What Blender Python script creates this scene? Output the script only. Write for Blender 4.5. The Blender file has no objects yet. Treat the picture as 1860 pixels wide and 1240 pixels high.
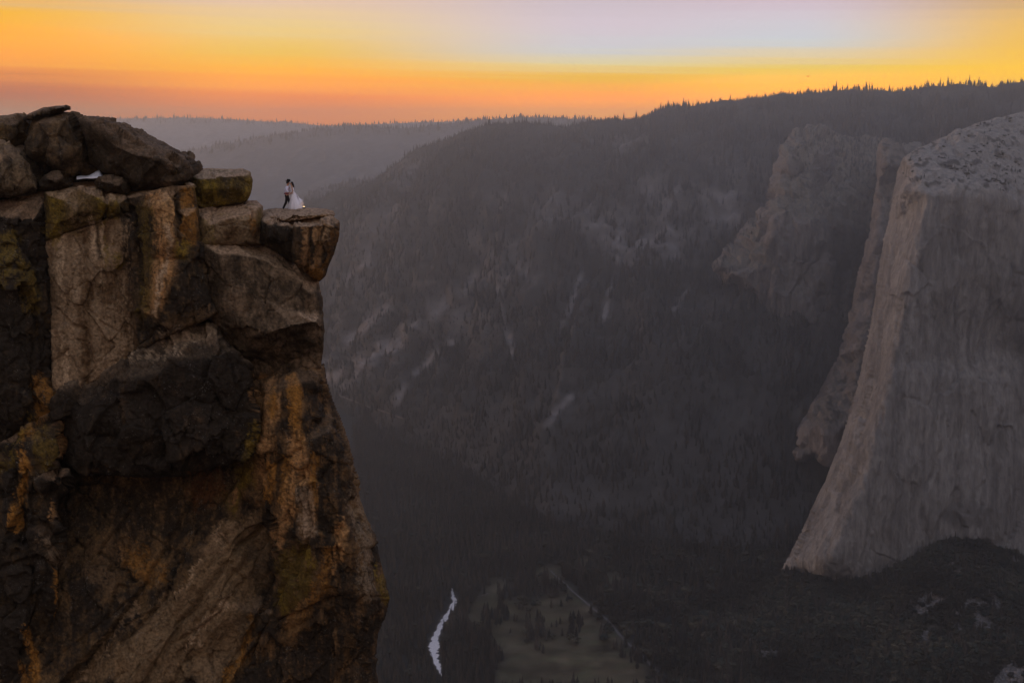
import bpy, math, random
import numpy as np
from mathutils import Vector, Matrix
from mathutils.geometry import delaunay_2d_cdt
from mathutils.bvhtree import BVHTree

random.seed(7)
RNG = np.random.default_rng(11)
SC = bpy.context.scene
COL = SC.collection

# ------------------------------------------------------------------ camera, sky, sun, exposure
F = 2340.0                    # focal length in photo pixels (photo is 1860 wide)
PITCH = math.radians(9.2)
cd = bpy.data.cameras.new('camera')
cam = bpy.data.objects.new('camera', cd)
COL.objects.link(cam)
cam.location = (0, 0, 0)
cam.rotation_euler = (math.radians(90) - PITCH, 0, 0)
cd.sensor_width = 36.0
cd.lens = F / 1860.0 * 36.0
cd.clip_start = 0.5
cd.clip_end = 60000
SC.camera = cam

SC.view_settings.view_transform = 'Standard'
SC.view_settings.look = 'None'
SC.view_settings.exposure = 0.0
SC.view_settings.gamma = 1.0
SC.view_settings.use_curve_mapping = False
SC.render.engine = 'CYCLES'
SC.cycles.max_bounces = 4
SC.cycles.diffuse_bounces = 2
SC.cycles.glossy_bounces = 2
SC.cycles.transmission_bounces = 2
SC.cycles.volume_bounces = 0
SC.cycles.use_denoising = True
SC.cycles.caustics_reflective = False
SC.cycles.caustics_refractive = False


def lin(c):
    return tuple(((v / 255.0) / 12.92 if v / 255.0 <= 0.04045 else ((v / 255.0 + 0.055) / 1.055) ** 2.4) for v in c)


# the glow behind the haze, linear, for the stops seen through it: (azimuth, elevation) in degrees
SKY_FIT = {(-22, 9): (0.611, 0.485, 0.456), (-22, 5.9): (0.619, 0.485, 0.363), (-22, 4.7): (1.099, 0.539, 0.000), (-22, 3.6): (1.435, 0.484, 0.000), (-22, 2.8):
           (1.269, 0.423, 0.000), (-22, 2.2): (0.919, 0.227, 0.000), (-22, 1.6): (0.609, 0.101, 0.000), (-22, 0.9): (0.559, 0.156, 0.000), (-22, 0): (0.701,
           0.156, 0.000), (-10, 9): (0.591, 0.491, 0.515), (-10, 5.9): (0.883, 0.619, 0.484), (-10, 4.4): (1.012, 0.719, 0.276), (-10, 3.4): (1.112, 0.670,
           0.076), (-10, 2.7): (1.401, 0.612, 0.000), (-10, 2.0): (1.629, 0.497, 0.000), (-10, 1.4): (1.470, 0.339, 0.000), (-10, 0.8): (1.450, 0.336, 0.000),
           (-10, 0): (1.514, 0.374, 0.000), (4, 9): (0.552, 0.468, 0.539), (4, 5.9): (0.661, 0.558, 0.611), (4, 4.6): (0.769, 0.659, 0.730), (4, 3.5): (0.746,
           0.749, 0.767), (4, 2.9): (1.003, 0.830, 0.363), (4, 2.4): (1.249, 0.666, 0.000), (4, 2.0): (1.488, 0.625, 0.000), (4, 1.5): (2.076, 0.576, 0.000), (4,
           0.9): (2.010, 0.666, 0.000), (4, 0): (2.010, 0.647, 0.000), (12, 9): (0.552, 0.468, 0.539), (12, 5.9): (0.698, 0.528, 0.608), (12, 5.0): (0.747,
           0.657, 0.727), (12, 3.9): (0.721, 0.765, 0.806), (12, 3.2): (1.010, 0.786, 0.400), (12, 2.6): (1.173, 0.798, 0.078), (12, 2.0): (2.200, 0.823, 0.000),
           (12, 1.3): (2.200, 0.845, 0.000), (12, 0): (2.200, 0.751, 0.000), (22, 9): (0.552, 0.445, 0.434), (22, 5.9): (0.495, 0.333, 0.240), (22, 4.7): (0.967,
           0.574, 0.148), (22, 3.6): (1.158, 0.655, 0.060), (22, 2.6): (1.443, 0.793, 0.000), (22, 1.6): (1.711, 0.817, 0.000), (22, 0): (1.637, 0.693, 0.000)}


def make_world():
    w = bpy.data.worlds.new('World')
    SC.world = w
    w.use_nodes = True
    nt = w.node_tree
    N, L = nt.nodes, nt.links
    N.clear()
    out = N.new('ShaderNodeOutputWorld')
    bg = N.new('ShaderNodeBackground')
    bg.inputs['Strength'].default_value = 1.0
    L.new(bg.outputs[0], out.inputs[0])
    tc = N.new('ShaderNodeTexCoord')
    sep = N.new('ShaderNodeSeparateXYZ')
    L.new(tc.outputs['Generated'], sep.inputs[0])

    def math_(op, a, b=None, clamp=False):
        n = N.new('ShaderNodeMath')
        n.operation = op
        n.use_clamp = clamp
        for k, v in enumerate((a, b)):
            if v is None:
                continue
            if isinstance(v, (int, float)):
                n.inputs[k].default_value = v
            else:
                L.new(v, n.inputs[k])
        return n.outputs[0]

    # thin sheets of cloud: a noise of (azimuth, stretched elevation) shifts the elevation lookup a little
    az = math_('ARCTAN2', sep.outputs[0], sep.outputs[1])
    comb = N.new('ShaderNodeCombineXYZ')
    tilt = math_('MULTIPLY_ADD', az, 0.020)
    tilt.node.inputs[2].default_value = 0.0
    zt = math_('ADD', sep.outputs[2], tilt)
    L.new(math_('MULTIPLY', az, 1.6), comb.inputs[0])
    L.new(math_('MULTIPLY', zt, 230.0), comb.inputs[1])
    noi = N.new('ShaderNodeTexNoise')
    noi.inputs['Scale'].default_value = 1.0
    noi.inputs['Detail'].default_value = 3.0
    L.new(comb.outputs[0], noi.inputs['Vector'])
    dn = math_('MULTIPLY', math_('SUBTRACT', noi.outputs[0], 0.5), 0.015)
    z = math_('MAXIMUM', math_('ADD', sep.outputs[2], dn), 0.0)
    p = math_('POWER', z, 0.4)

    zen = [(16, (178, 170, 190)), (26, (158, 160, 190)), (45, (112, 130, 174)), (90, (148, 170, 208))]
    rear = [(16, (214, 198, 194)), (40, (206, 208, 220)), (90, (148, 170, 208))]
    ramps = [
        # azimuth (deg), [(elevation deg, sRGB)]
        (-100, [(0, (160, 122, 112)), (3, (186, 146, 132)), (8, (200, 172, 168))] + rear),
        (-50, [(0, (190, 130, 100)), (2, (214, 130, 80)), (4, (235, 165, 80)), (7, (224, 190, 140)), (10, (200, 182, 182))] + zen),
        (-22, [(0, (205, 150, 118)), (0.9, (182, 132, 98)), (1.6, (188, 122, 78)), (2.2, (222, 135, 58)), (2.8, (248, 156, 40)), (3.6, (255, 168, 40)), (4.7, (250, 185, 75)), (5.9, (234, 186, 112)), (9, (205, 185, 180))] + zen),
        (-10, [(0, (215, 145, 110)), (0.8, (206, 136, 92)), (1.4, (230, 138, 65)), (2.0, (253, 156, 32)), (2.7, (254, 176, 38)), (3.4, (243, 194, 102)), (4.4, (238, 204, 140)), (5.9, (228, 198, 166)), (9, (202, 186, 190))] + zen),
        (4, [(0, (240, 135, 60)), (0.9, (250, 145, 48)), (1.5, (253, 153, 18)), (2.0, (250, 164, 12)), (2.4, (238, 182, 66)), (2.9, (226, 203, 150)), (3.5, (208, 204, 200)), (4.6, (212, 198, 206)), (5.9, (204, 190, 196)), (9, (196, 182, 194))] + zen),
        (12, [(0, (250, 140, 30)), (1.3, (255, 160, 5)), (2.0, (255, 186, 25)), (2.6, (244, 199, 104)), (3.2, (226, 204, 160)), (3.9, (206, 206, 208)), (5.0, (210, 198, 206)), (5.9, (206, 190, 198)), (9, (196, 182, 194))] + zen),
        (22, [(0, (250, 150, 40)), (1.6, (252, 180, 60)), (2.6, (252, 198, 84)), (3.6, (242, 192, 100)), (4.7, (230, 186, 120)), (5.9, (212, 174, 124)), (9, (196, 178, 176))] + zen),
        (50, [(0, (200, 140, 100)), (2, (214, 150, 100)), (5, (205, 165, 130)), (9, (185, 168, 176))] + zen),
        (100, [(0, (156, 122, 114)), (3, (184, 146, 136)), (8, (200, 174, 170))] + rear),
        (170, [(0, (112, 102, 112)), (4, (142, 120, 126)), (8, (184, 156, 156))] + rear),
    ]
    nodes = []
    for a, st in ramps:
        cr = N.new('ShaderNodeValToRGB')
        cr.color_ramp.interpolation = 'LINEAR'
        el = cr.color_ramp.elements
        while len(el) > 1:
            el.remove(el[-1])
        for k, (e, c) in enumerate(st):
            pos = min(1.0, math.sin(math.radians(e)) ** 0.4 if e > 0 else 0.0)
            x = el[0] if k == 0 else el.new(pos)
            x.position = pos
            x.color = (*SKY_FIT.get((a, e), lin(c)), 1)
        L.new(p, cr.inputs[0])
        nodes.append((math.radians(a), cr.outputs[0]))

    def smooth_between(a0, a1):
        n = N.new('ShaderNodeMapRange')
        n.interpolation_type = 'SMOOTHSTEP'
        n.inputs[1].default_value = a0
        n.inputs[2].default_value = a1
        L.new(az, n.inputs[0])
        return n.outputs[0]

    cur = nodes[0][1]
    for k in range(1, len(nodes)):
        m = N.new('ShaderNodeMix')
        m.data_type = 'RGBA'
        L.new(smooth_between(nodes[k - 1][0], nodes[k][0]), m.inputs[0])
        L.new(cur, m.inputs[6])
        L.new(nodes[k][1], m.inputs[7])
        cur = m.outputs[2]
    # below the horizon: dim dusk ground
    g = N.new('ShaderNodeMapRange')
    g.inputs[1].default_value = -0.02
    g.inputs[2].default_value = 0.0
    L.new(sep.outputs[2], g.inputs[0])
    m = N.new('ShaderNodeMix')
    m.data_type = 'RGBA'
    L.new(g.outputs[0], m.inputs[0])
    m.inputs[6].default_value = (0.035, 0.03, 0.032, 1)
    L.new(cur, m.inputs[7])
    L.new(m.outputs[2], bg.inputs[0])
    w.cycles.sampling_method = 'MANUAL'
    w.cycles.sample_map_resolution = 2048


make_world()

sl = bpy.data.lights.new('sun', 'SUN')
sl.energy = 1.7
sl.angle = math.radians(14)
sl.color = (1.0, 0.62, 0.36)
sun = bpy.data.objects.new('sun', sl)
COL.objects.link(sun)
SUN_AZ, SUN_EL = math.radians(-62), math.radians(6)
sd = Vector((math.sin(SUN_AZ) * math.cos(SUN_EL), math.cos(SUN_AZ) * math.cos(SUN_EL), math.sin(SUN_EL)))
sun.rotation_euler = sd.to_track_quat('Z', 'Y').to_euler()

HAZE_DENSITY = 0.85e-4


# ------------------------------------------------------------------ helpers: projection, noise, meshes
CP, SP = math.cos(PITCH), math.sin(PITCH)


def unproj(px, py, Y):
    px, py, Y = np.broadcast_arrays(np.asarray(px, float), np.asarray(py, float), np.asarray(Y, float))
    xc = (px - 930.0) / F
    yc = -(py - 620.0) / F
    dy = CP + yc * SP
    t = Y / dy
    return np.stack([xc * t, Y, (-SP + yc * CP) * t], -1)


def proj(W):
    W = np.asarray(W, float)
    dep = W[..., 1] * CP - W[..., 2] * SP
    up = W[..., 1] * SP + W[..., 2] * CP
    return 930 + F * W[..., 0] / dep, 620 - F * up / dep


_perm = np.random.default_rng(3).permutation(256).astype(np.int64)
_perm = np.concatenate([_perm, _perm, _perm])
_g = np.random.default_rng(5).normal(size=(256, 3))
_g /= np.linalg.norm(_g, axis=1)[:, None]


def _h(i, j, k):
    return _perm[_perm[_perm[i & 255] + (j & 255)] + (k & 255)]


def perlin(p):
    p = np.asarray(p, float)
    i = np.floor(p).astype(np.int64)
    f = p - i
    u = f * f * f * (f * (f * 6 - 15) + 10)
    r = 0
    for dx in (0, 1):
        wx = u[:, 0] if dx else 1 - u[:, 0]
        for dy in (0, 1):
            wy = u[:, 1] if dy else 1 - u[:, 1]
            for dz in (0, 1):
                wz = u[:, 2] if dz else 1 - u[:, 2]
                g = _g[_h(i[:, 0] + dx, i[:, 1] + dy, i[:, 2] + dz)]
                r = r + wx * wy * wz * (g[:, 0] * (f[:, 0] - dx) + g[:, 1] * (f[:, 1] - dy) + g[:, 2] * (f[:, 2] - dz))
    return r * 1.5


def fbm(p, octv=4, gain=0.5, lac=2.03):
    p = np.asarray(p, float)
    a, s, n = 1.0, 0, 0
    for _ in range(octv):
        s = s + a * perlin(p)
        n += a
        p = p * lac + 17.3
        a *= gain
    return s / n


def ridged(p, octv=4, gain=0.5, lac=2.03):
    p = np.asarray(p, float)
    a, s, n = 1.0, 0, 0
    for _ in range(octv):
        s = s + a * (1 - 2 * np.abs(perlin(p)))
        n += a
        p = p * lac + 9.7
        a *= gain
    return s / n


def voronoi(p):
    """tilt across the cell, F2 - F1 and a random number per cell"""
    p = np.asarray(p, float)
    i = np.floor(p).astype(np.int64)
    f1 = np.full(len(p), 9.0)
    f2 = np.full(len(p), 9.0)
    cid = np.zeros(len(p))
    tilt = np.zeros(len(p))
    for dx in (-1, 0, 1):
        for dy in (-1, 0, 1):
            for dz in (-1, 0, 1):
                c = i + np.array([dx, dy, dz])
                h = _h(c[:, 0], c[:, 1], c[:, 2])
                q = c + 0.5 + 0.5 * _g[h]
                d = np.linalg.norm(p - q, axis=1)
                near = d < f1
                f2 = np.where(near, f1, np.minimum(f2, d))
                cid = np.where(near, h / 255.0, cid)
                tilt = np.where(near, ((p - q) * _g[(h * 7 + 13) & 255]).sum(1), tilt)
                f1 = np.where(near, d, f1)
    return tilt, f2 - f1, cid


def P3(*a):
    return np.stack(np.broadcast_arrays(*[np.asarray(v, float) for v in a]), -1)


def sstep(a, b, x):
    t = np.clip((x - a) / (b - a), 0, 1)
    return t * t * (3 - 2 * t)


def mesh_np(name, verts, faces, mat=None, col=None, smooth=True, parent=None, link=True):
    """faces: array (n,3)/(n,4) or a list of such arrays"""
    me = bpy.data.meshes.new(name)
    fl = faces if isinstance(faces, list) else [faces]
    fl = [np.asarray(f, np.int32) for f in fl if len(f)]
    verts = np.asarray(verts, np.float32)
    nl = sum(f.size for f in fl)
    nf = sum(len(f) for f in fl)
    me.vertices.add(len(verts))
    me.vertices.foreach_set('co', verts.ravel())
    me.loops.add(nl)
    me.loops.foreach_set('vertex_index', np.concatenate([f.ravel() for f in fl]))
    me.polygons.add(nf)
    tot = np.concatenate([np.full(len(f), f.shape[1], np.int32) for f in fl])
    me.polygons.foreach_set('loop_start', np.concatenate([[0], np.cumsum(tot)[:-1]]).astype(np.int32))
    me.update(calc_edges=True)
    me.validate()
    if smooth:
        me.polygons.foreach_set('use_smooth', np.ones(len(me.polygons), bool))
    if col is not None:
        a = me.attributes.new('Col', 'FLOAT_COLOR', 'POINT')
        c = np.ones((len(verts), 4), np.float32)
        c[:, :3] = col
        a.data.foreach_set('color', c.ravel())
    if mat is not None:
        me.materials.append(mat)
    if not link:
        return me
    o = bpy.data.objects.new(name, me)
    COL.objects.link(o)
    if parent is not None:
        o.parent = parent
    return o


def tag(o, label=None, cat=None, group=None, kind=None):
    if label:
        o['label'] = label
    if cat:
        o['category'] = cat
    if group:
        o['group'] = group
    if kind:
        o['kind'] = kind
    return o


def empty(name, loc=(0, 0, 0)):
    o = bpy.data.objects.new(name, None)
    o.location = loc
    COL.objects.link(o)
    return o


def seg_dist(px, py, pts, closed):
    """distance to a polyline, and inside-ness for a closed one"""
    n = len(pts)
    d2 = np.full(px.shape, 1e18)
    ins = np.zeros(px.shape, bool)
    for k in range(n if closed else n - 1):
        x0, y0 = pts[k][0], pts[k][1]
        x1, y1 = pts[(k + 1) % n][0], pts[(k + 1) % n][1]
        dx, dy = x1 - x0, y1 - y0
        t = np.clip(((px - x0) * dx + (py - y0) * dy) / (dx * dx + dy * dy + 1e-9), 0, 1)
        d2 = np.minimum(d2, (px - x0 - t * dx) ** 2 + (py - y0 - t * dy) ** 2)
        if closed and y0 != y1:
            cr = ((y0 > py) != (y1 > py)) & (px < (x1 - x0) * (py - y0) / (y1 - y0) + x0)
            ins ^= cr
    return np.sqrt(d2), ins


def poly_mask(px, py, pts, soft):
    d, ins = seg_dist(px, py, pts, True)
    return sstep(-soft, soft, np.where(ins, d, -d))


def line_mask(px, py, pts, width):
    d, _ = seg_dist(px, py, pts, False)
    return np.clip(1.25 - d / width * 1.1, 0, 1)


# ------------------------------------------------------------------ materials
def new_mat(name):
    m = bpy.data.materials.new(name)
    m.use_nodes = True
    nt = m.node_tree
    b = nt.nodes['Principled BSDF']
    return m, nt, b


def plain(name, color, rough=0.8, spec=0.3, metal=0.0, emit=None, estr=0.0, bump=None):
    m, nt, b = new_mat(name)
    b.inputs['Base Color'].default_value = (*color, 1)
    b.inputs['Roughness'].default_value = rough
    b.inputs['Specular IOR Level'].default_value = spec
    b.inputs['Metallic'].default_value = metal
    if emit:
        b.inputs['Emission Color'].default_value = (*emit, 1)
        b.inputs['Emission Strength'].default_value = estr
    N, L = nt.nodes, nt.links
    tc = N.new('ShaderNodeTexCoord')
    n = N.new('ShaderNodeTexNoise')
    n.inputs['Scale'].default_value = bump[0] if bump else 8.0
    n.inputs['Detail'].default_value = 4
    L.new(tc.outputs['Object'], n.inputs['Vector'])
    mr = N.new('ShaderNodeMapRange')
    mr.inputs[3].default_value = 0.7
    mr.inputs[4].default_value = 1.3
    L.new(n.outputs[0], mr.inputs[0])
    mx = N.new('ShaderNodeMix')
    mx.data_type = 'RGBA'
    mx.blend_type = 'MULTIPLY'
    mx.inputs[0].default_value = 1.0
    mx.inputs[6].default_value = (*color, 1)
    L.new(mr.outputs[0], mx.inputs[7])
    L.new(mx.outputs[2], b.inputs['Base Color'])
    if bump:
        bp = N.new('ShaderNodeBump')
        bp.inputs['Strength'].default_value = bump[1]
        bp.inputs['Distance'].default_value = bump[2]
        L.new(n.outputs[0], bp.inputs['Height'])
        L.new(bp.outputs[0], b.inputs['Normal'])
    return m


def vcol_mat(name, scale, bump_dist, bump_str=0.6, rough=0.9, lo=0.55, hi=1.45, spec=0.25, stretch=(1, 1, 1), speck=None):
    """rock / ground: the mesh's own colour attribute times a fine grain, with relief at two scales"""
    m, nt, b = new_mat(name)
    N, L = nt.nodes, nt.links
    at = N.new('ShaderNodeAttribute')
    at.attribute_name = 'Col'
    tc = N.new('ShaderNodeTexCoord')
    mp = N.new('ShaderNodeMapping')
    mp.inputs['Scale'].default_value = stretch
    L.new(tc.outputs['Object'], mp.inputs[0])
    n1 = N.new('ShaderNodeTexNoise')
    n1.inputs['Scale'].default_value = scale
    n1.inputs['Detail'].default_value = 7
    n1.inputs['Roughness'].default_value = 0.68
    L.new(mp.outputs[0], n1.inputs['Vector'])
    mr = N.new('ShaderNodeMapRange')
    mr.inputs[1].default_value = 0.3
    mr.inputs[2].default_value = 0.7
    mr.inputs[3].default_value = lo
    mr.inputs[4].default_value = hi
    L.new(n1.outputs[0], mr.inputs[0])
    mx = N.new('ShaderNodeMix')
    mx.data_type = 'RGBA'
    mx.blend_type = 'MULTIPLY'
    mx.inputs[0].default_value = 1.0
    L.new(at.outputs['Color'], mx.inputs[6])
    L.new(mr.outputs[0], mx.inputs[7])
    col = mx.outputs[2]
    if speck:
        v = N.new('ShaderNodeTexNoise')
        v.inputs['Scale'].default_value = speck[0]
        v.inputs['Detail'].default_value = 3
        L.new(tc.outputs['Object'], v.inputs['Vector'])
        n3 = N.new('ShaderNodeTexNoise')
        n3.inputs['Scale'].default_value = speck[0] * 0.13
        L.new(tc.outputs['Object'], n3.inputs['Vector'])
        ad = N.new('ShaderNodeMath')
        ad.operation = 'MULTIPLY_ADD'
        ad.inputs[1].default_value = 0.45
        L.new(n3.outputs[0], ad.inputs[0])
        L.new(v.outputs[0], ad.inputs[2])
        s = N.new('ShaderNodeMapRange')
        s.inputs[1].default_value = speck[1]
        s.inputs[2].default_value = speck[1] + 0.06
        L.new(ad.outputs[0], s.inputs[0])
        ml = N.new('ShaderNodeMath')
        ml.operation = 'MULTIPLY'
        ml.inputs[1].default_value = speck[3]
        L.new(s.outputs[0], ml.inputs[0])
        m2 = N.new('ShaderNodeMix')
        m2.data_type = 'RGBA'
        L.new(ml.outputs[0], m2.inputs[0])
        L.new(col, m2.inputs[6])
        m2.inputs[7].default_value = (*speck[2], 1)
        col = m2.outputs[2]
    L.new(col, b.inputs['Base Color'])
    b.inputs['Roughness'].default_value = rough
    b.inputs['Specular IOR Level'].default_value = spec
    bp = N.new('ShaderNodeBump')
    bp.inputs['Strength'].default_value = bump_str
    bp.inputs['Distance'].default_value = bump_dist
    L.new(n1.outputs[0], bp.inputs['Height'])
    L.new(bp.outputs[0], b.inputs['Normal'])
    return m


MAT_ROCK = vcol_mat('lichen_granite', 6.0, 0.14, 1.0, 0.8, 0.40, 1.62, 0.16, speck=(11.0, 0.90, (0.24, 0.215, 0.18), 0.4))
MAT_FAR = vcol_mat('far_granite', 0.085, 9.0, 1.0, 0.95, 0.55, 1.45, 0.1, stretch=(1, 1, 0.3))
MAT_LAND = vcol_mat('forest_floor', 0.02, 6.0, 0.5, 1.0, 0.6, 1.4, 0.05)


# ------------------------------------------------------------------ a block of rock: outline + depths -> dense closed mesh
def relief(name, Y0, outline, pts=(), step=1.8, rnd=(12, 0.6), blur=2, rough=1.5, disp=None, thick=5.0, mirror=False,
           cracks=(), paint=None, mat=None, parent=None, yscale=1.0, shrink=0.93):
    ol = [(o[0], o[1], (o[2] if len(o) > 2 else 0.0) * yscale) for o in outline]
    ip = [(p[0], p[1], p[2] * yscale) for p in pts]
    # densify and roughen the silhouette
    dense = []
    n = len(ol)
    for k in range(n):
        a, b = ol[k], ol[(k + 1) % n]
        ln = math.hypot(b[0] - a[0], b[1] - a[1])
        m = max(1, int(ln / 4))
        for j in range(m):
            t = j / m
            dense.append((a[0] + (b[0] - a[0]) * t, a[1] + (b[1] - a[1]) * t))
    dn = np.array(dense)
    sd_ = (len(ol) * 37 + int(abs(ol[0][0]) * 3 + abs(ol[0][1]))) % 997
    nx = fbm(P3(dn[:, 0] / 26, dn[:, 1] / 26, sd_ + 0.5), 4, 0.6)
    ny = fbm(P3(dn[:, 0] / 26, dn[:, 1] / 26, sd_ + 70.5), 4, 0.6)
    dn = dn + np.stack([nx, ny], 1) * rough * 2.2
    x0, y0 = dn.min(0) - 3 * step
    x1, y1 = dn.max(0) + 3 * step
    xs = np.arange(x0, x1, step)
    ys = np.arange(y0, y1, step)
    GX, GY = np.meshgrid(xs, ys)
    sh = GX.shape
    dist, ins = seg_dist(GX, GY, dn, True)
    # depth from the control points
    cp = [Vector((o[0], o[1])) for o in ol] + [Vector((p[0], p[1])) for p in ip]
    cdv = np.array([o[2] for o in ol] + [p[2] for p in ip])
    tv, _, tf, ov, _, _ = delaunay_2d_cdt(cp, [], [], 0, 1e-4)
    src = np.array([o[0] if o else 0 for o in ov])
    tvx = np.array([(v.x, v.y) for v in tv])
    D = np.full(sh, np.nan)
    for f in tf:
        for q in range(1, len(f) - 1):
            A, B, C_ = tvx[f[0]], tvx[f[q]], tvx[f[q + 1]]
            det = (B[1] - C_[1]) * (A[0] - C_[0]) + (C_[0] - B[0]) * (A[1] - C_[1])
            if abs(det) < 1e-9:
                continue
            bx0, bx1 = min(A[0], B[0], C_[0]), max(A[0], B[0], C_[0])
            by0, by1 = min(A[1], B[1], C_[1]), max(A[1], B[1], C_[1])
            i0, i1 = np.searchsorted(ys, by0), np.searchsorted(ys, by1, 'right')
            j0, j1 = np.searchsorted(xs, bx0), np.searchsorted(xs, bx1, 'right')
            X, Yy = GX[i0:i1, j0:j1], GY[i0:i1, j0:j1]
            l1 = ((B[1] - C_[1]) * (X - C_[0]) + (C_[0] - B[0]) * (Yy - C_[1])) / det
            l2 = ((C_[1] - A[1]) * (X - C_[0]) + (A[0] - C_[0]) * (Yy - C_[1])) / det
            l3 = 1 - l1 - l2
            ok = (l1 > -1e-6) & (l2 > -1e-6) & (l3 > -1e-6)
            val = l1 * cdv[src[f[0]]] + l2 * cdv[src[f[q]]] + l3 * cdv[src[f[q + 1]]]
            sub = D[i0:i1, j0:j1]
            sub[ok] = val[ok]
    miss = np.isnan(D)
    if miss.any():
        oa = np.array([(o[0], o[1]) for o in ol])
        mx_, my_ = GX[miss], GY[miss]
        best = np.full(mx_.shape, 1e18)
        bv = np.zeros(mx_.shape)
        for k in range(len(oa)):
            dd = (mx_ - oa[k, 0]) ** 2 + (my_ - oa[k, 1]) ** 2
            c = dd < best
            best[c] = dd[c]
            bv[c] = ol[k][2]
        D[miss] = bv
    for _ in range(blur):
        for ax in (0, 1):
            Pd = np.pad(D, [(2, 2) if a == ax else (0, 0) for a in (0, 1)], mode='edge')
            D = sum(np.take(Pd, range(k, k + sh[ax]), axis=ax) for k in range(5)) / 5.0
    u = np.clip(np.where(ins, dist, 0) / rnd[0], 0, 1)
    D = D + rnd[1] * (1 - np.sqrt(np.clip(1 - (1 - u) ** 2, 0, 1)))
    W = unproj(GX, GY, Y0 + D)
    # grid normals
    du = np.gradient(W, axis=1)
    dv = np.gradient(W, axis=0)
    Nn = np.cross(dv, du)
    Nn /= np.linalg.norm(Nn, axis=-1, keepdims=True) + 1e-12
    flip = (Nn[..., 1] > 0)
    Nn[flip] *= -1
    Wf, Nf = W.reshape(-1, 3), Nn.reshape(-1, 3)
    keepv = ins | (dist < 3 * step)
    idx = np.where(keepv.ravel())[0]
    h = np.zeros(len(Wf))
    if disp:
        h[idx] = disp(Wf[idx], Nf[idx], GX.ravel()[idx], GY.ravel()[idx])
        h[idx] *= 0.25 + 0.75 * sstep(0, 6, dist.ravel()[idx])
    for pl, wpx, dm in cracks:
        a = idx
        wx = GX.ravel()[a] + 5 * fbm(P3(GX.ravel()[a] / 22, GY.ravel()[a] / 22, 3.3), 3)
        wy = GY.ravel()[a] + 5 * fbm(P3(GX.ravel()[a] / 22, GY.ravel()[a] / 22, 8.3), 3)
        dd, _ = seg_dist(wx, wy, pl, False)
        h[a] -= dm * np.exp(-(dd / wpx) ** 2)
    Wd = (Wf + Nf * h[:, None])
    # cells
    ci = ins[:-1, :-1] | ins[1:, :-1] | ins[:-1, 1:] | ins[1:, 1:]
    cent_in = (ins[:-1, :-1].astype(int) + ins[1:, :-1] + ins[:-1, 1:] + ins[1:, 1:]) >= 2
    I, J = np.where(cent_in & ci)
    v00 = I * sh[1] + J
    quads = np.stack([v00, v00 + sh[1], v00 + sh[1] + 1, v00 + 1], 1)
    # boundary edges
    e = np.concatenate([quads[:, [k, (k + 1) % 4]] for k in range(4)])
    key = np.sort(e, 1)
    key = key[:, 0].astype(np.int64) * sh[0] * sh[1] + key[:, 1]
    uq, inv, cnt = np.unique(key, return_inverse=True, return_counts=True)
    be = e[cnt[inv] == 1]
    # snap boundary verts to the outline (in the picture plane of the block)
    bvs = np.unique(be)
    bx, by = GX.ravel()[bvs], GY.ravel()[bvs]
    sx, sy = bx.copy(), by.copy()
    bb = np.full(bx.shape, 1e18)
    for k in range(len(dn)):
        a, b = dn[k], dn[(k + 1) % len(dn)]
        ex, ey = b - a
        t = np.clip(((bx - a[0]) * ex + (by - a[1]) * ey) / (ex * ex + ey * ey + 1e-9), 0, 1)
        qx, qy = a[0] + t * ex, a[1] + t * ey
        d2 = (bx - qx) ** 2 + (by - qy) ** 2
        c = d2 < bb
        bb[c] = d2[c]
        sx[c], sy[c] = qx[c], qy[c]
    Wd[bvs] = unproj(sx, sy, (Y0 + D.ravel()[bvs])) + Nf[bvs] * h[bvs][:, None] * 0.6
    used = np.unique(quads)
    remap = np.full(sh[0] * sh[1], -1, np.int64)
    remap[used] = np.arange(len(used))
    V = Wd[used]
    Q = remap[quads]
    BE = remap[be]
    Px, Py = GX.ravel()[used], GY.ravel()[used]
    Nv = Nf[used]
    cen = V.mean(0)
    if mirror:
        # back half of a boulder: the front mirrored through the plane of its rim
        rim = V[np.unique(BE)]
        ym = rim[:, 1].mean()
        back = V.copy()
        back[:, 1] = 2 * ym - V[:, 1]
        bset = np.zeros(len(V), bool)
        bset[np.unique(BE)] = True
        map2 = np.where(bset, np.arange(len(V)), np.cumsum(~bset) - 1 + len(V))
        VV = np.concatenate([V, back[~bset]])
        faces = [np.concatenate([Q, map2[Q][:, ::-1]])]
        allP = (np.concatenate([Px, Px[~bset]]), np.concatenate([Py, Py[~bset]]), VV, np.concatenate([Nv, Nv[~bset] * [1, -1, 1]]))
    else:
        b_un = np.unique(BE)
        r1 = V[b_un].copy()
        axis = cen / cen[1]
        r1 += axis * thick * 0.5
        r2 = cen + (V[b_un] - cen) * shrink
        r2[:, 1] = V[b_un][:, 1]
        r2 += axis * thick
        pos = np.full(len(V), -1, np.int64)
        pos[b_un] = np.arange(len(b_un))
        n0, n1 = len(V), len(V) + len(b_un)
        VV = np.concatenate([V, r1, r2, [cen + axis * thick * 1.1]])
        a, b = BE[:, 0], BE[:, 1]
        q1 = np.stack([b, a, pos[a] + n0, pos[b] + n0], 1)
        q2 = np.stack([pos[b] + n0, pos[a] + n0, pos[a] + n1, pos[b] + n1], 1)
        tri = np.stack([pos[b] + n1, pos[a] + n1, np.full(len(a), len(VV) - 1)], 1)
        faces = [np.concatenate([Q, q1, q2]), tri]
        bn = Nv[b_un]
        allP = (np.concatenate([Px, Px[b_un], Px[b_un], [0]]), np.concatenate([Py, Py[b_un], Py[b_un], [0]]), VV,
                np.concatenate([Nv, bn, bn, [[0, 1, 0]]]))
    col = paint(*allP) if paint else None
    return mesh_np(name, VV, faces, mat, col, True, parent)


# ------------------------------------------------------------------ the valley: floor, walls, far ridges
FLOOR = -1085.0


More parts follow.
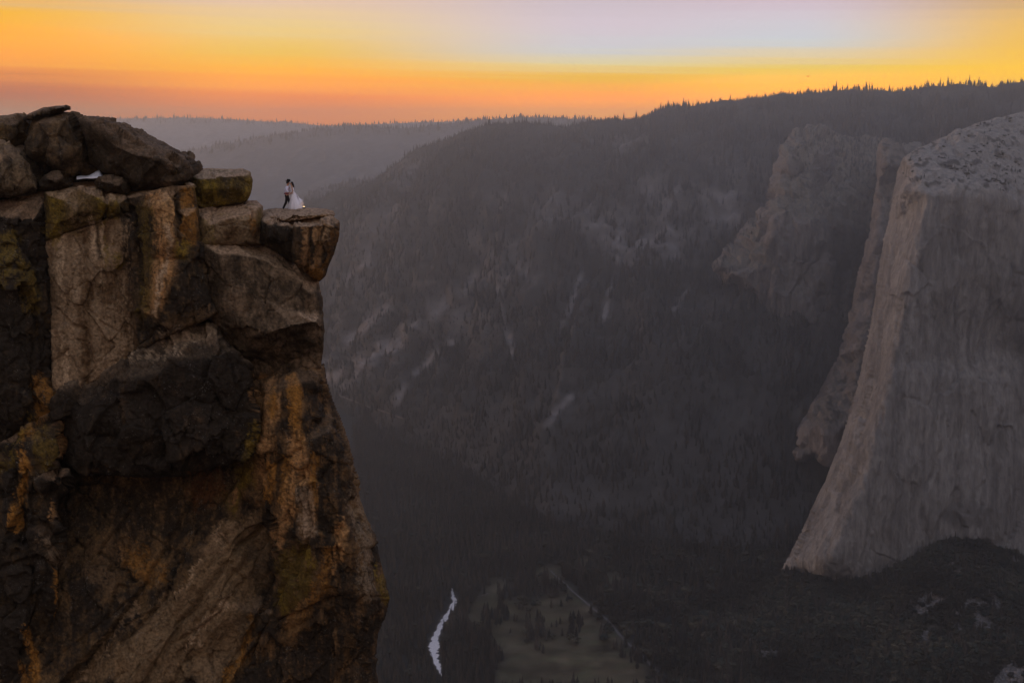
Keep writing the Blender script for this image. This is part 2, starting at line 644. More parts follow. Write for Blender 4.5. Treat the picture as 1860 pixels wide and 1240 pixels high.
def floor_z(x, y):
    x, y = np.broadcast_arrays(np.asarray(x, float), np.asarray(y, float))
    return FLOOR + 5 * fbm(P3(x.ravel() / 420, y.ravel() / 420, 0.7), 3).reshape(x.shape)


def on_floor(px, py):
    """world points of picture points lying on the valley floor"""
    a = unproj(px, py, 1000.0)
    Y = 1000.0 * FLOOR / a[..., 2]
    W = unproj(px, py, Y)
    W[..., 2] = floor_z(W[..., 0], W[..., 1])
    return W


MEADOW = [(862, 1082), (880, 1062), (905, 1048), (930, 1062), (905, 1085), (955, 1095), (1000, 1070), (1032, 1062), (1050, 1085), (1085, 1110),
          (1115, 1140), (1140, 1170), (1165, 1200), (1180, 1225), (1195, 1262), (900, 1262), (905, 1215), (915, 1190), (880, 1165), (858, 1140), (848, 1110)]
CLEARINGS = [[(972, 1040), (1000, 1020), (1030, 1045), (1010, 1060), (985, 1062)], [(1040, 1018), (1075, 1012), (1085, 1030), (1050, 1034)],
             [(1100, 1045), (1125, 1030), (1130, 1055), (1105, 1062)], [(1215, 1165), (1240, 1175), (1260, 1240), (1225, 1235)]]
RIVER = [(822, 1068, 4), (823, 1080, 7), (826, 1092, 11), (818, 1104, 11), (812, 1116, 13), (804, 1128, 14), (796, 1142, 16), (792, 1158, 18), (787, 1172, 22),
         (786, 1184, 20), (791, 1196, 15), (796, 1208, 12), (800, 1219, 5), (802, 1226, 2)]
ROAD = [(1000, 1034), (1014, 1048), (1030, 1062), (1040, 1074), (1054, 1086), (1074, 1102), (1088, 1114), (1102, 1124), (1114, 1138), (1124, 1152), (1140, 1168), (1160, 1184),
        (1178, 1202), (1196, 1220), (1212, 1240), (1230, 1262)]


def floor_masks(px, py):
    wx = px + 22 * fbm(P3(px / 30, py / 20, 1.5), 4, .6)
    wy = py + 15 * fbm(P3(px / 30, py / 20, 5.5), 4, .6)
    md = poly_mask(wx, wy, MEADOW, 15)
    for c in CLEARINGS:
        md = np.maximum(md, 0.9 * poly_mask(wx, wy, c, 5))
    d, _ = seg_dist(px, py, [(r[0], r[1]) for r in RIVER], False)
    wid = np.interp(py, [r[1] for r in RIVER], [r[2] for r in RIVER])
    rv = (d < wid * 0.62 + 1).astype(float)
    d2, _ = seg_dist(px, py, ROAD, False)
    rd = (d2 < 4.5).astype(float)
    return md, rv, rd


def build_floor():
    xs = np.arange(-2200, 2700, 22.0)
    ys = np.arange(1650, 7200, 22.0)
    X, Y = np.meshgrid(xs, ys)
    Z = floor_z(X, Y)
    V = np.stack([X, Y, Z], -1).reshape(-1, 3)
    px, py = proj(V)
    md, rv, rd = floor_masks(px, py)
    n = fbm(V / 60, 4)[:, None]
    n2 = fbm(V / 25 + 9, 3)[:, None]
    forest = np.array([0.018, 0.020, 0.021]) * (1 + 0.5 * n)
    grass = np.array([0.072, 0.055, 0.034]) * (1 + 0.9 * n + 0.6 * n2) + np.array([-0.02, 0.002, -0.006]) * np.clip(n2 * 2, 0, 1)
    c = forest * (1 - md[:, None]) + grass * md[:, None]
    sh = X.shape
    I, J = np.meshgrid(np.arange(sh[0] - 1), np.arange(sh[1] - 1), indexing='ij')
    v = (I * sh[1] + J).ravel()
    q = np.stack([v, v + 1, v + sh[1] + 1, v + sh[1]], 1)
    o = mesh_np('valley_floor', V, q, MAT_LAND, np.clip(c, 0.008, 1))
    tag(o, 'dark wooded valley floor with an open meadow', kind='structure')


def strip(name, line, mat, lift, kind_label):
    """line: [(px, py, width px across)] -> a ribbon lying on the floor"""
    pts = np.array(line, float)
    t = np.linspace(0, len(pts) - 1, len(pts) * 14)
    k = np.arange(len(pts))
    px, py, w = (np.interp(t, k, pts[:, i]) for i in range(3))
    px = px + 3.0 * fbm(P3(t * 0.7, 0.3, 2.2), 3)
    wl = w * 0.8 * np.clip(0.42 + 0.8 * fbm(P3(t * 2.1, 4.3, 2.2), 4, .7), .12, 1) if name.startswith('river') else w * 0.5
    wr = w * 0.8 * np.clip(0.42 + 0.95 * fbm(P3(t * 2.4, 9.3, 2.2), 4, .7), .08, 1.1) if name.startswith('river') else w * 0.5
    rows = []
    for f in (-1, -0.33, 0.33, 1):
        W = on_floor(px + (f * wl if f < 0 else f * wr), py)
        W[..., 2] += lift
        rows.append(W)
    V = np.stack(rows, 1).reshape(-1, 3)
    a = np.arange(len(t) - 1)[:, None] * 4 + np.arange(3)[None]
    a = a.ravel()
    q = np.stack([a, a + 4, a + 5, a + 1], 1)
    o = mesh_np(name, V, q, mat)
    tag(o, kind_label, kind='structure')
    return o


def loft(name, rows, pxs, vres, noise, paint, mat, label, blur=1):
    """terrain through rows of (px, py or None, Y, z or None) control points, from the foot up to the rim and behind it"""
    R = []
    for row in rows:
        r = np.array([[p[0], np.nan if p[1] is None else p[1], p[2], np.nan if len(p) < 4 else p[3]] for p in row], float)
        Yv = np.interp(pxs, r[:, 0], r[:, 2])
        if np.isnan(r[:, 3]).any():
            W = unproj(pxs, np.interp(pxs, r[:, 0], r[:, 1]), Yv)
        else:
            z = np.interp(pxs, r[:, 0], r[:, 3])
            # place on the vertical plane of this azimuth
            for _ in range(4):
                W = unproj(pxs, np.full_like(pxs, 600.0), Yv)
                az = W[:, 0] / W[:, 1]
            W = np.stack([az * Yv, Yv, z], 1)
        R.append(W)
    R = np.array(R)
    v = np.concatenate([np.linspace(k, k + 1, vres[k], endpoint=False) for k in range(len(rows) - 1)] + [[len(rows) - 1.0]])
    k = np.minimum(v.astype(int), len(rows) - 2)
    f = (v - k)[:, None, None]
    W = R[k] * (1 - f) + R[k + 1] * f
    for _ in range(blur):
        Pd = np.pad(W, [(1, 1), (0, 0), (0, 0)], mode='edge')
        W = Pd[:-2] * 0.25 + Pd[1:-1] * 0.5 + Pd[2:] * 0.25
    sh = W.shape[:2]
    vv = np.repeat(v[:, None], sh[1], 1)
    du = np.gradient(W, axis=1)
    dv = np.gradient(W, axis=0)
    Nn = np.cross(du, dv)
    Nn /= np.linalg.norm(Nn, axis=-1, keepdims=True) + 1e-9
    Nn[Nn[..., 2] < 0] *= -1
    Wf, Nf = W.reshape(-1, 3), Nn.reshape(-1, 3)
    h = noise(Wf, vv.ravel(), Nf)
    Wf = Wf + Nf * h[:, None]
    W = Wf.reshape(*sh, 3)
    du = np.gradient(W, axis=1)
    dv = np.gradient(W, axis=0)
    N2 = np.cross(du, dv)
    N2 /= np.linalg.norm(N2, axis=-1, keepdims=True) + 1e-9
    px, py = proj(Wf)
    col, tree = paint(Wf, N2.reshape(-1, 3), px, py, vv.ravel())
    I, J = np.meshgrid(np.arange(sh[0] - 1), np.arange(sh[1] - 1), indexing='ij')
    a = (I * sh[1] + J).ravel()
    q = np.stack([a, a + 1, a + sh[1] + 1, a + sh[1]], 1)
    o = mesh_np(name, Wf, q, mat, np.clip(col, 0.005, 1))
    if label:
        tag(o, label, kind='structure')
    return o, W, tree.reshape(sh)


RIM = [(300, 470), (480, 405), (560, 372), (620, 351), (690, 328), (720, 302), (760, 279), (820, 252), (870, 236), (940, 231), (1020, 231), (1080, 226),
       (1140, 217), (1200, 204), (1300, 194), (1400, 182), (1500, 174), (1640, 169), (1700, 165), (1780, 159), (1860, 152), (2150, 148)]
RIM_Y = ([300, 560, 700, 870, 1000, 1400, 1860, 2150], [7600, 6900, 6500, 6100, 5900, 5600, 5300, 5200])


def rim_row(dy=0, dY=0):
    return [(x, y + dy, float(np.interp(x, *RIM_Y)) + dY) for x, y in RIM]


ROCKS = [  # bare outcrops on the far wall (picture polygons) and how bare they are
    ([(1285, 350), (1330, 340), (1350, 365), (1350, 395), (1320, 420), (1290, 410)], .9),
    ([(1140, 430), (1180, 400), (1225, 395), (1235, 450), (1200, 470), (1150, 465)], .7),
    ([(780, 560), (830, 540), (880, 570), (890, 600), (830, 610)], .5),
    ([(700, 330), (740, 285), (770, 290), (745, 330), (700, 350)], .8),
    ([(640, 420), (690, 370), (730, 380), (700, 470), (640, 480)], .5),
    ([(1100, 260), (1130, 240), (1160, 255), (1130, 280)], .6),
    ([(1040, 420), (1110, 370), (1200, 380), (1290, 430), (1250, 480), (1150, 480)], .5),
    ([(880, 360), (1000, 330), (1120, 370), (1000, 420)], .3), ([(600, 430), (680, 400), (760, 430), (720, 520), (640, 560), (590, 540)], .32),
    ([(1150, 330), (1240, 310), (1300, 360), (1260, 400), (1180, 380)], .45), ([(880, 430), (960, 420), (990, 500), (920, 540), (870, 490)], .35), ([(600, 600), (680, 570), (740, 640), (700, 720), (620, 700)], .22),
    ([(1290, 270), (1400, 300), (1400, 350), (1310, 340)], .4),
]
TALUS = [([(870, 505), (800, 555), (740, 600), (680, 640), (600, 690)], 13), ([(770, 600), (700, 640), (620, 700)], 7), ([(700, 560), (640, 610), (590, 660)], 8),
         ([(680, 470), (610, 520), (590, 560)], 7), ([(1055, 500), (1030, 570), (1015, 600)], 4), ([(1110, 520), (1095, 580)], 4), ([(1035, 720), (1010, 750), (995, 770)], 5),
         ([(900, 520), (915, 580), (930, 640)], 5), ([(1250, 530), (1225, 560)], 4), ([(820, 620), (740, 690), (700, 760)], 6), ([(1125, 420), (1122, 480)], 4)]


def wall_noise(W, v, N):
    s = W[:, 0] - 0.35 * W[:, 1]
    gul = ridged(P3(s / 330, W[:, 2] / 1500 + W[:, 1] / 3000, 0.2), 4, 0.55)
    big = fbm(W / 700, 4)
    cl = fbm(P3(W[:, 0] / 130, W[:, 1] / 130, W[:, 2] / 90), 5, 0.55)
    up = sstep(0.15, 0.9, v) * (1 - 0.75 * sstep(2.3, 2.95, v))
    return (115 * gul + 80 * big) * up + 38 * cl * up + 10 * cl


def wall_paint(W, N, px, py, v):
    n = fbm(P3((W[:, 0] + 0.7 * W[:, 2]) / 130, W[:, 1] / 420, W[:, 2] / 420), 5, 0.6)
    n2 = fbm(P3(W[:, 0] / 60, W[:, 1] / 60, W[:, 2] / 240) + 31, 4)
    wx = px + 16 * fbm(W / 120 + 3, 4)
    wy = py + 12 * fbm(W / 120 + 13, 4)
    band = sstep(240, 330, py) * (1 - sstep(560, 700, py))
    steep = 1 - np.abs(N[:, 2])
    bare = sstep(0.28, 0.52, n * 0.8 + 0.5 * n2 + 0.9 * (steep - 0.42) + 0.02) * band * 0.35
    for pl, a in ROCKS:
        bare = np.maximum(bare, a * poly_mask(wx, wy, pl, 22) * (0.25 + 0.75 * sstep(-0.5, 0.5, n2 + n)))
    for pl, w in TALUS:
        bare = np.maximum(bare, 0.85 * line_mask(wx * .5 + px * .5, wy * .5 + py * .5, pl, w * 1.6) * sstep(-0.5, 0.3, n2))
    rock = np.array([0.185, 0.16, 0.155]) * (1 + 0.6 * n2)[:, None]
    soil = np.array([0.040, 0.036, 0.034]) * (1 + 0.5 * n)[:, None]
    b = bare[:, None]
    patch = sstep(-0.45, 0.15, fbm(W / 190 + 77, 4))
    return soil * (1 - b) + rock * b, np.clip((1 - 1.6 * bare) * (0.3 + 0.7 * patch), 0.02, 1)


MAT_ROAD = plain('road_gravel', (0.105, 0.09, 0.085), 0.9, 0.2, bump=(0.5, 0.3, 0.1))


def make_water():
    m, nt, b = new_mat('river_water')
    N, L = nt.nodes, nt.links
    b.inputs['Base Color'].default_value = (1.0, 0.92, 0.80, 1)
    b.inputs['Metallic'].default_value = 1.0
    b.inputs['Roughness'].default_value = 0.32
    tc = N.new('ShaderNodeTexCoord')
    mp = N.new('ShaderNodeMapping')
    mp.inputs['Scale'].default_value = (0.35, 0.12, 1)
    L.new(tc.outputs['Object'], mp.inputs[0])
    n = N.new('ShaderNodeTexNoise')
    n.inputs['Scale'].default_value = 1.0
    n.inputs['Detail'].default_value = 4
    L.new(mp.outputs[0], n.inputs['Vector'])
    bp = N.new('ShaderNodeBump')
    bp.inputs['Strength'].default_value = 0.6
    bp.inputs['Distance'].default_value = 1.4
    L.new(n.outputs[0], bp.inputs['Height'])
    L.new(bp.outputs[0], b.inputs['Normal'])
    return m


MAT_WATER = make_water()

build_floor()
strip('river_bank', [(x, y, w * 1.5 + 4) for x, y, w in RIVER], plain('bank_sand', (0.085, 0.066, 0.05), .95, .1, bump=(0.2, .3, .2)), 0.25, 'brown sandy bank along the river')
tag(strip('river', RIVER, MAT_WATER, 0.5, 'bright river bend shining on the dark valley floor'), kind='structure')
# a second thread of water behind the gravel bar, and the gravel bars
strip('river', [(820, 1085, 3), (828, 1092, 6), (822, 1108, 8), (816, 1118, 5), (813, 1124, 2)], MAT_WATER, 0.45, 'narrow side channel of the river by its upper bend')
strip('gravel_bar', [(800, 1186, 6), (808, 1192, 8), (820, 1200, 6), (836, 1206, 5), (840, 1216, 6)], MAT_ROAD, 0.6, 'pale gravel bar along the river')
strip('gravel_bar', [(868, 1082, 3), (878, 1080, 6), (888, 1076, 3)], MAT_ROAD, 0.6, 'pale sandy patch at the upper edge of the meadow')
strip('road', [(x, y, 3.2 + (y - 1040) * 0.022) for x, y in ROAD], MAT_ROAD, 0.8, 'grey road running along the edge of the meadow')
strip('path', [(1060, 1132, 2), (1075, 1131, 2.5), (1090, 1132, 3), (1105, 1136, 3)], MAT_ROAD, 0.7, 'short pale track joining the road')

PXS = np.arange(290, 2150, 4.0)
wall_rows = [
    [(290, None, 6600, FLOOR - 15), (560, None, 5300, FLOOR - 15), (700, None, 4500, FLOOR - 15), (850, None, 3900, FLOOR - 15), (1000, None, 3400, FLOOR - 15),
     (1200, None, 3250, FLOOR - 15), (1400, None, 3200, FLOOR - 15), (1600, None, 3150, FLOOR - 15), (2150, None, 3050, FLOOR - 15)],
    [(290, 640, 7000), (560, 650, 5800), (700, 660, 5000), (850, 650, 4600), (1000, 640, 4300), (1200, 600, 4200), (1400, 620, 4050), (1600, 640, 4000), (2150, 640, 3850)],
    [(290, 540, 7200), (560, 450, 6200), (700, 410, 5600), (850, 360, 5250), (1000, 350, 5050), (1200, 330, 4950), (1400, 320, 4800), (1600, 310, 4700), (2150, 300, 4500)],
    rim_row(), rim_row(40, 900), rim_row(160, 2200)]
far_wall, WALL, WALL_TREE = loft('valley_wall', wall_rows, PXS, [70, 70, 60, 8, 4], wall_noise, wall_paint, MAT_LAND,
                                 'wooded valley wall rising to a long forested ridge')


def ridge(name, sky, Y, label, base_py, base_dY, amp, haze_tone):
    pxs = np.arange(sky[0][0], sky[-1][0], 5.0)
    xs, ys = [s[0] for s in sky], [s[1] for s in sky]
    mid = [(x, y * 0.45 + base_py * 0.55, Y - base_dY * 0.5) for x, y in sky]
    rows = [[(x, base_py, Y - base_dY) for x in xs], mid, [(x, y, Y) for x, y in sky], [(x, y + 12, Y + 700) for x, y in sky]]

    def nz(W, v, N):
        return amp * fbm(W / (amp * 7), 5, 0.55) * (1 - 0.9 * sstep(1.6, 2.0, v)) + amp * 0.8 * ridged(P3(W[:, 0] / (amp * 6), W[:, 1] / (amp * 12), W[:, 2] / (amp * 12)), 3) * (1 - sstep(1.3, 2.0, v))

    def pt(W, N, px, py, v):
        n = fbm(W / 200, 4)
        b = sstep(0.15, 0.4, n)[:, None] * 0.5
        return np.array([1, 0.93, 0.93]) * haze_tone * (1 - 0.5 * b) + np.array([1, 0.93, 0.9]) * haze_tone * b, np.clip(1 - b[:, 0] * 1.5, 0, 1)  # ground colour set paler for farther ridges, painting haze into the surface
    return loft(name, rows, pxs, [18, 26, 4], nz, pt, MAT_LAND, label)


R1 = ridge('ridge', [(60, 226), (100, 222), (185, 215), (260, 214), (330, 212), (420, 216), (500, 221), (515, 219), (530, 222), (590, 228), (700, 224), (760, 221), (850, 219), (960, 222)],
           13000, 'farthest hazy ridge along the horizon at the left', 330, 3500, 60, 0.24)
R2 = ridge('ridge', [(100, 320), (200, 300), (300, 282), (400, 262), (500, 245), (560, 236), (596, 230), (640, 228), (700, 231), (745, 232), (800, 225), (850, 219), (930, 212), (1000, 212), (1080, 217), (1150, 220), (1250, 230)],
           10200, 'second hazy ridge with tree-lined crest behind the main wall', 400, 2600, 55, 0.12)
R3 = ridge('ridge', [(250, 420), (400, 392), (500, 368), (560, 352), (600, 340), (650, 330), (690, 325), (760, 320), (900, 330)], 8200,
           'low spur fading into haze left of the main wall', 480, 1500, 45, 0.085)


# ------------------------------------------------------------------ the great granite walls on the right
def far_rock_disp(a1, a2, a3):
    def f(W, N, px, py):
        fl = ridged(P3(W[:, 0] / 55, W[:, 1] / 200, W[:, 2] / 520), 4, 0.55)
        bg = fbm(W / 150, 4)
        fn = fbm(P3(W[:, 0] / 20, W[:, 1] / 20, W[:, 2] / 80), 6, 0.68)
        _, e, cid = voronoi(P3(W[:, 0] / 90, W[:, 1] / 90, W[:, 2] / 190) + 0.5 * bg[:, None])
        return a1 * fl + a2 * bg + a3 * fn + a2 * 0.8 * (cid - 0.5) * sstep(0, 0.12, e) + a2 * 0.9 * _
    return f


def far_rock_paint(base, dark, darks=(), top=None):
    base, dark = np.array(base), np.array(dark)

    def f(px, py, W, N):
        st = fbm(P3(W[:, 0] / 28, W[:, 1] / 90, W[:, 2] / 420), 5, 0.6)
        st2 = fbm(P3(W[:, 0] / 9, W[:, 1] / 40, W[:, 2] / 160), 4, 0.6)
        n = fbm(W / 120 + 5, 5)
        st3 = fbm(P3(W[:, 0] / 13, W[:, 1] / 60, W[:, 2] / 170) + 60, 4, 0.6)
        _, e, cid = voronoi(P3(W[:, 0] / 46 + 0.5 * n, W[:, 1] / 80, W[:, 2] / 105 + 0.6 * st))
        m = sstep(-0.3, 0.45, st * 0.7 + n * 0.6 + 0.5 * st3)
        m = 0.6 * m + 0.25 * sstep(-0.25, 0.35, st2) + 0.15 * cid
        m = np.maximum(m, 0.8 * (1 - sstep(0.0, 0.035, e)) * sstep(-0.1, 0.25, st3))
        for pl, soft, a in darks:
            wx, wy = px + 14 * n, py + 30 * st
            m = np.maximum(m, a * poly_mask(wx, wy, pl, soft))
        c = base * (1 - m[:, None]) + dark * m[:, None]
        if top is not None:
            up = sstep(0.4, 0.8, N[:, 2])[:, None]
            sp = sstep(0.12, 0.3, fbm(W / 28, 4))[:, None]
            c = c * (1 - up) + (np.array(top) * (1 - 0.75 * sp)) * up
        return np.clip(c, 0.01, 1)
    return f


MONO = [(1640, 287, 170), (1665, 270, 210), (1700, 255, 250), (1735, 240, 290), (1770, 226, 330), (1815, 213, 370), (1870, 203, 420), (2000, 190, 470), (2110, 200, 480), (2110, 400, 250),
        (2110, 1060, 260), (1990, 1050, 120), (1860, 1050, 40), (1800, 1040, 10), (1740, 1035, -10), (1680, 1050, -20), (1600, 1070, -20), (1530, 1078, 20), (1470, 1072, 60), (1415, 1045, 120),
        (1430, 1018, 120), (1462, 950, 130), (1500, 870, 140), (1530, 790, 150), (1556, 700, 160), (1574, 620, 170), (1586, 560, 180), (1598, 480, 190), (1606, 430, 200), (1614, 400, 205), (1622, 350, 220), (1630, 310, 280)]
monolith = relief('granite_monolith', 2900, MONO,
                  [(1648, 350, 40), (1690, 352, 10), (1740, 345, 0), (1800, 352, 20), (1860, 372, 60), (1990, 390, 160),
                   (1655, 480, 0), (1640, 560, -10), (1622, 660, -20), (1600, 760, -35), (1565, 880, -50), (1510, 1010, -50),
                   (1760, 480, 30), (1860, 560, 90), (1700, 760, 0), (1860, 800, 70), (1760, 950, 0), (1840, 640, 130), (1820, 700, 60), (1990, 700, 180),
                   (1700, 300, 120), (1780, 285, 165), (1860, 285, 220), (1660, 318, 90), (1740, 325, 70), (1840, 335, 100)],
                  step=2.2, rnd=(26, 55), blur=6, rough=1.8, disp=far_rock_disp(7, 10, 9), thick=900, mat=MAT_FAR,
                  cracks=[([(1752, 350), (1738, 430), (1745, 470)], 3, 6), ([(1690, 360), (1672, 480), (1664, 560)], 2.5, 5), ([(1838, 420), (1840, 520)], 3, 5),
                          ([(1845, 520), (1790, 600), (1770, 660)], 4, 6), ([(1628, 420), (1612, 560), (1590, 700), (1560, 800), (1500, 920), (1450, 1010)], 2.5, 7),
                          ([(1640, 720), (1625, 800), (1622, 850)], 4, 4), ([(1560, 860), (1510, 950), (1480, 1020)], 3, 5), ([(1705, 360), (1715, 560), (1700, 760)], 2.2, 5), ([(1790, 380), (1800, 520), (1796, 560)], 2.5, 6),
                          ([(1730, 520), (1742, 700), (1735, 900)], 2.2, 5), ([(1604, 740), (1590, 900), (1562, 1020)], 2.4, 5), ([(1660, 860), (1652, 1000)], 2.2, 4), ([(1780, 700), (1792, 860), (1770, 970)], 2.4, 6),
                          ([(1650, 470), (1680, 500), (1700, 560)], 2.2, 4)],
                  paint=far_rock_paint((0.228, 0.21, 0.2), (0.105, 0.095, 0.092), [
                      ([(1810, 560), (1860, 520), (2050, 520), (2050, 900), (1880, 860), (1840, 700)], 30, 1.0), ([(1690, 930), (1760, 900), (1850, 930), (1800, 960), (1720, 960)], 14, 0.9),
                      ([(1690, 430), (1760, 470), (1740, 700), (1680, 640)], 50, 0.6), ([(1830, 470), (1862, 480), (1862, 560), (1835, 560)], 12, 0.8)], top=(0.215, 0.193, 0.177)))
tag(monolith, 'huge pale granite monolith with a sheer face at the right', kind='structure')

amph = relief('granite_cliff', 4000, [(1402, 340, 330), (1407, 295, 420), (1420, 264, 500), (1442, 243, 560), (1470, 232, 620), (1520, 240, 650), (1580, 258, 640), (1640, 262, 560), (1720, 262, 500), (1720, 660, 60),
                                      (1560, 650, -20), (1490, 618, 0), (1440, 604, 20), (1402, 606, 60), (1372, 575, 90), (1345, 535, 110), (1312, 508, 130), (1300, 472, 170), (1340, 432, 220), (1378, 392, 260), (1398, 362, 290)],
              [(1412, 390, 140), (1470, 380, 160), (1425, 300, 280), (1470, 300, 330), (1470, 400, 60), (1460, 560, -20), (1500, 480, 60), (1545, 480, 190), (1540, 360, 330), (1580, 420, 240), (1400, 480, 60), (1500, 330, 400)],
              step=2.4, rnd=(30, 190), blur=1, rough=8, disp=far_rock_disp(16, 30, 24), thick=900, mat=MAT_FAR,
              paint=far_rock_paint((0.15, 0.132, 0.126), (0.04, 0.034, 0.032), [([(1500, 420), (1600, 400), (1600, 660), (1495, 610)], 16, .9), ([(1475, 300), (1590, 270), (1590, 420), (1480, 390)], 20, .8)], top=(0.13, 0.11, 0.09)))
tag(amph, 'hazy granite cliff with a rounded brow behind the monolith', kind='structure')
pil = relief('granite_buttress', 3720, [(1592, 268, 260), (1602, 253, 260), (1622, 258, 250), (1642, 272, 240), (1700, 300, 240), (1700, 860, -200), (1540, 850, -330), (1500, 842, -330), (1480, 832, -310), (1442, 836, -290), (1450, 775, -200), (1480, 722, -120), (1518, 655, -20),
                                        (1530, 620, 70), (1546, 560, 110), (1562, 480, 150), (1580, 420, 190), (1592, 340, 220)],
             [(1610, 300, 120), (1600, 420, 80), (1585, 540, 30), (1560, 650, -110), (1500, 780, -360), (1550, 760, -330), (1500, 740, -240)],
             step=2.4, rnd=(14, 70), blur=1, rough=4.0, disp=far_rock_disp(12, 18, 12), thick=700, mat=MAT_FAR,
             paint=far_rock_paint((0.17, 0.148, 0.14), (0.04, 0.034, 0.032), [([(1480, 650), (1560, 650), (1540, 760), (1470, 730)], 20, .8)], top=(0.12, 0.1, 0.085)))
tag(pil, 'ragged grey buttress tucked between the monolith and the cliff behind', kind='structure')

# wooded talus slope below the monolith
GRAVEL = [([(1660, 1085), (1700, 1075), (1730, 1110), (1690, 1150), (1650, 1135)], .8), ([(1765, 1090), (1800, 1068), (1818, 1105), (1800, 1140), (1770, 1140)], .8),
          ([(1775, 1080), (1735, 1110), (1715, 1170), (1725, 1170), (1745, 1115), (1785, 1085)], 1.), ([(1515, 1070), (1530, 1080), (1535, 1108), (1522, 1100)], .9),
          ([(1780, 1230), (1830, 1200), (1900, 1180), (1900, 1300), (1760, 1260)], .8), ([(1665, 1150), (1690, 1140), (1690, 1180), (1668, 1185)], .8),
          ([(1720, 1020), (1745, 1010), (1750, 1040), (1722, 1050)], .7), ([(1840, 1005), (1858, 1000), (1850, 1040), (1838, 1045)], .8), ([(1300, 1160), (1340, 1150), (1420, 1185), (1400, 1195), (1330, 1175)], .7),
          ([(1255, 1205), (1300, 1215), (1290, 1235), (1255, 1225)], .7), ([(1630, 1040), (1650, 1035), (1655, 1050), (1630, 1056)], .7)]


def talus_noise(W, v, N):
    return (10 * fbm(W / 120, 4) + 5 * fbm(W / 30, 3)) * sstep(0.0, 0.3, 2.6 - v)


def talus_paint(W, N, px, py, v):
    n = fbm(W / 60, 4)
    n2 = fbm(W / 14, 4)
    wx, wy = px + 12 * fbm(W / 50 + 3, 4), py + 9 * fbm(W / 50 + 9, 4)
    b = sstep(0.34, 0.5, fbm(W / 70 + 40, 4)) * 0.5
    for pl, a in GRAVEL:
        b = np.maximum(b, a * poly_mask(wx, wy, pl, 12) * sstep(-0.35, 0.35, n2 + n))
    rock = np.array([0.095, 0.084, 0.082]) * (1 + 0.7 * n2)[:, None]
    soil = np.array([0.04, 0.034, 0.025]) * (1 + 0.5 * n)[:, None]
    return soil * (1 - b[:, None]) + rock * b[:, None], np.clip(1 - 1.3 * b, 0.02, 1)


TAL_TOP = [(1180, 1075, 3080), (1300, 1058, 3020), (1380, 1048, 2990), (1430, 1044, 2960), (1500, 1052, 2900), (1530, 1054, 2885), (1600, 1044, 2860), (1650, 1020, 2845), (1690, 1000, 2835), (1740, 985, 2840), (1780, 990, 2850),
           (1800, 1000, 2860), (1860, 1012, 2880), (2110, 1010, 2950)]
TALX = np.arange(1180, 2105, 5.0)
tal_rows = [[(1180, None, 2200, FLOOR - 20), (1400, None, 2150, FLOOR - 20), (1600, None, 1950, FLOOR - 20), (1860, None, 1750, FLOOR - 20), (2110, None, 1700, FLOOR - 20)],
            [(1180, 1238, 2460), (1300, 1236, 2450), (1450, 1232, 2430), (1600, 1232, 2380), (1860, 1236, 2240), (2110, 1236, 2150)],
            TAL_TOP, [(x, y - 6, Y + 160) for x, y, Y in TAL_TOP]]
talus_o, TAL, TAL_TREE = loft('talus_slope', tal_rows, TALX, [20, 70, 6], talus_noise, talus_paint, MAT_LAND, 'wooded talus slope with pale rockfall below the monolith')


# park road cut across the foot of the left-hand slope: drape a narrow ribbon on the wall
def drape(name, line, tree_o, half_px, mat, label, lift=2.0):
    bv = BVHTree.FromObject(tree_o, bpy.context.evaluated_depsgraph_get())
    pts = np.array(line, float)
    t = np.linspace(0, len(pts) - 1, len(pts) * 14)
    k = np.arange(len(pts))
    px, py = np.interp(t, k, pts[:, 0]), np.interp(t, k, pts[:, 1])
    V = []
    for a, b in zip(px, py):
        for s in (-half_px, half_px):
            d = Vector(unproj(a, b + s, 1.0)).normalized()
            hit = bv.ray_cast(Vector((0, 0, 0)), d)
            V.append(hit[0] - d * lift * 4 if hit[0] else Vector(d * 5000))
    a = np.arange(len(t) - 1) * 2
    o = mesh_np(name, np.array([tuple(v) for v in V]), np.stack([a, a + 1, a + 3, a + 2], 1), mat)
    tag(o, label, kind='structure')


bpy.context.view_layer.update()
drape('road', [(612, 716), (640, 727), (665, 737), (690, 745), (712, 752), (732, 760)], far_wall, 1.2, MAT_ROAD, 'thin pale road cutting across the hazy slope at left')


# ------------------------------------------------------------------ the near cliff
Y0 = 73.0
GREY = (0.235, 0.20, 0.175)
PALE = (0.36, 0.31, 0.275)
BLACK = (0.021, 0.018, 0.017)
BROWN = (0.075, 0.05, 0.032)
DUN = (0.135, 0.10, 0.072)
OCHRE = (0.25, 0.14, 0.042)
TAN = (0.35, 0.225, 0.125)
OLIVE = (0.10, 0.078, 0.022)
YELLOW = (0.145, 0.115, 0.022)
RUST = (0.21, 0.09, 0.025)
PINK = (0.33, 0.265, 0.235)

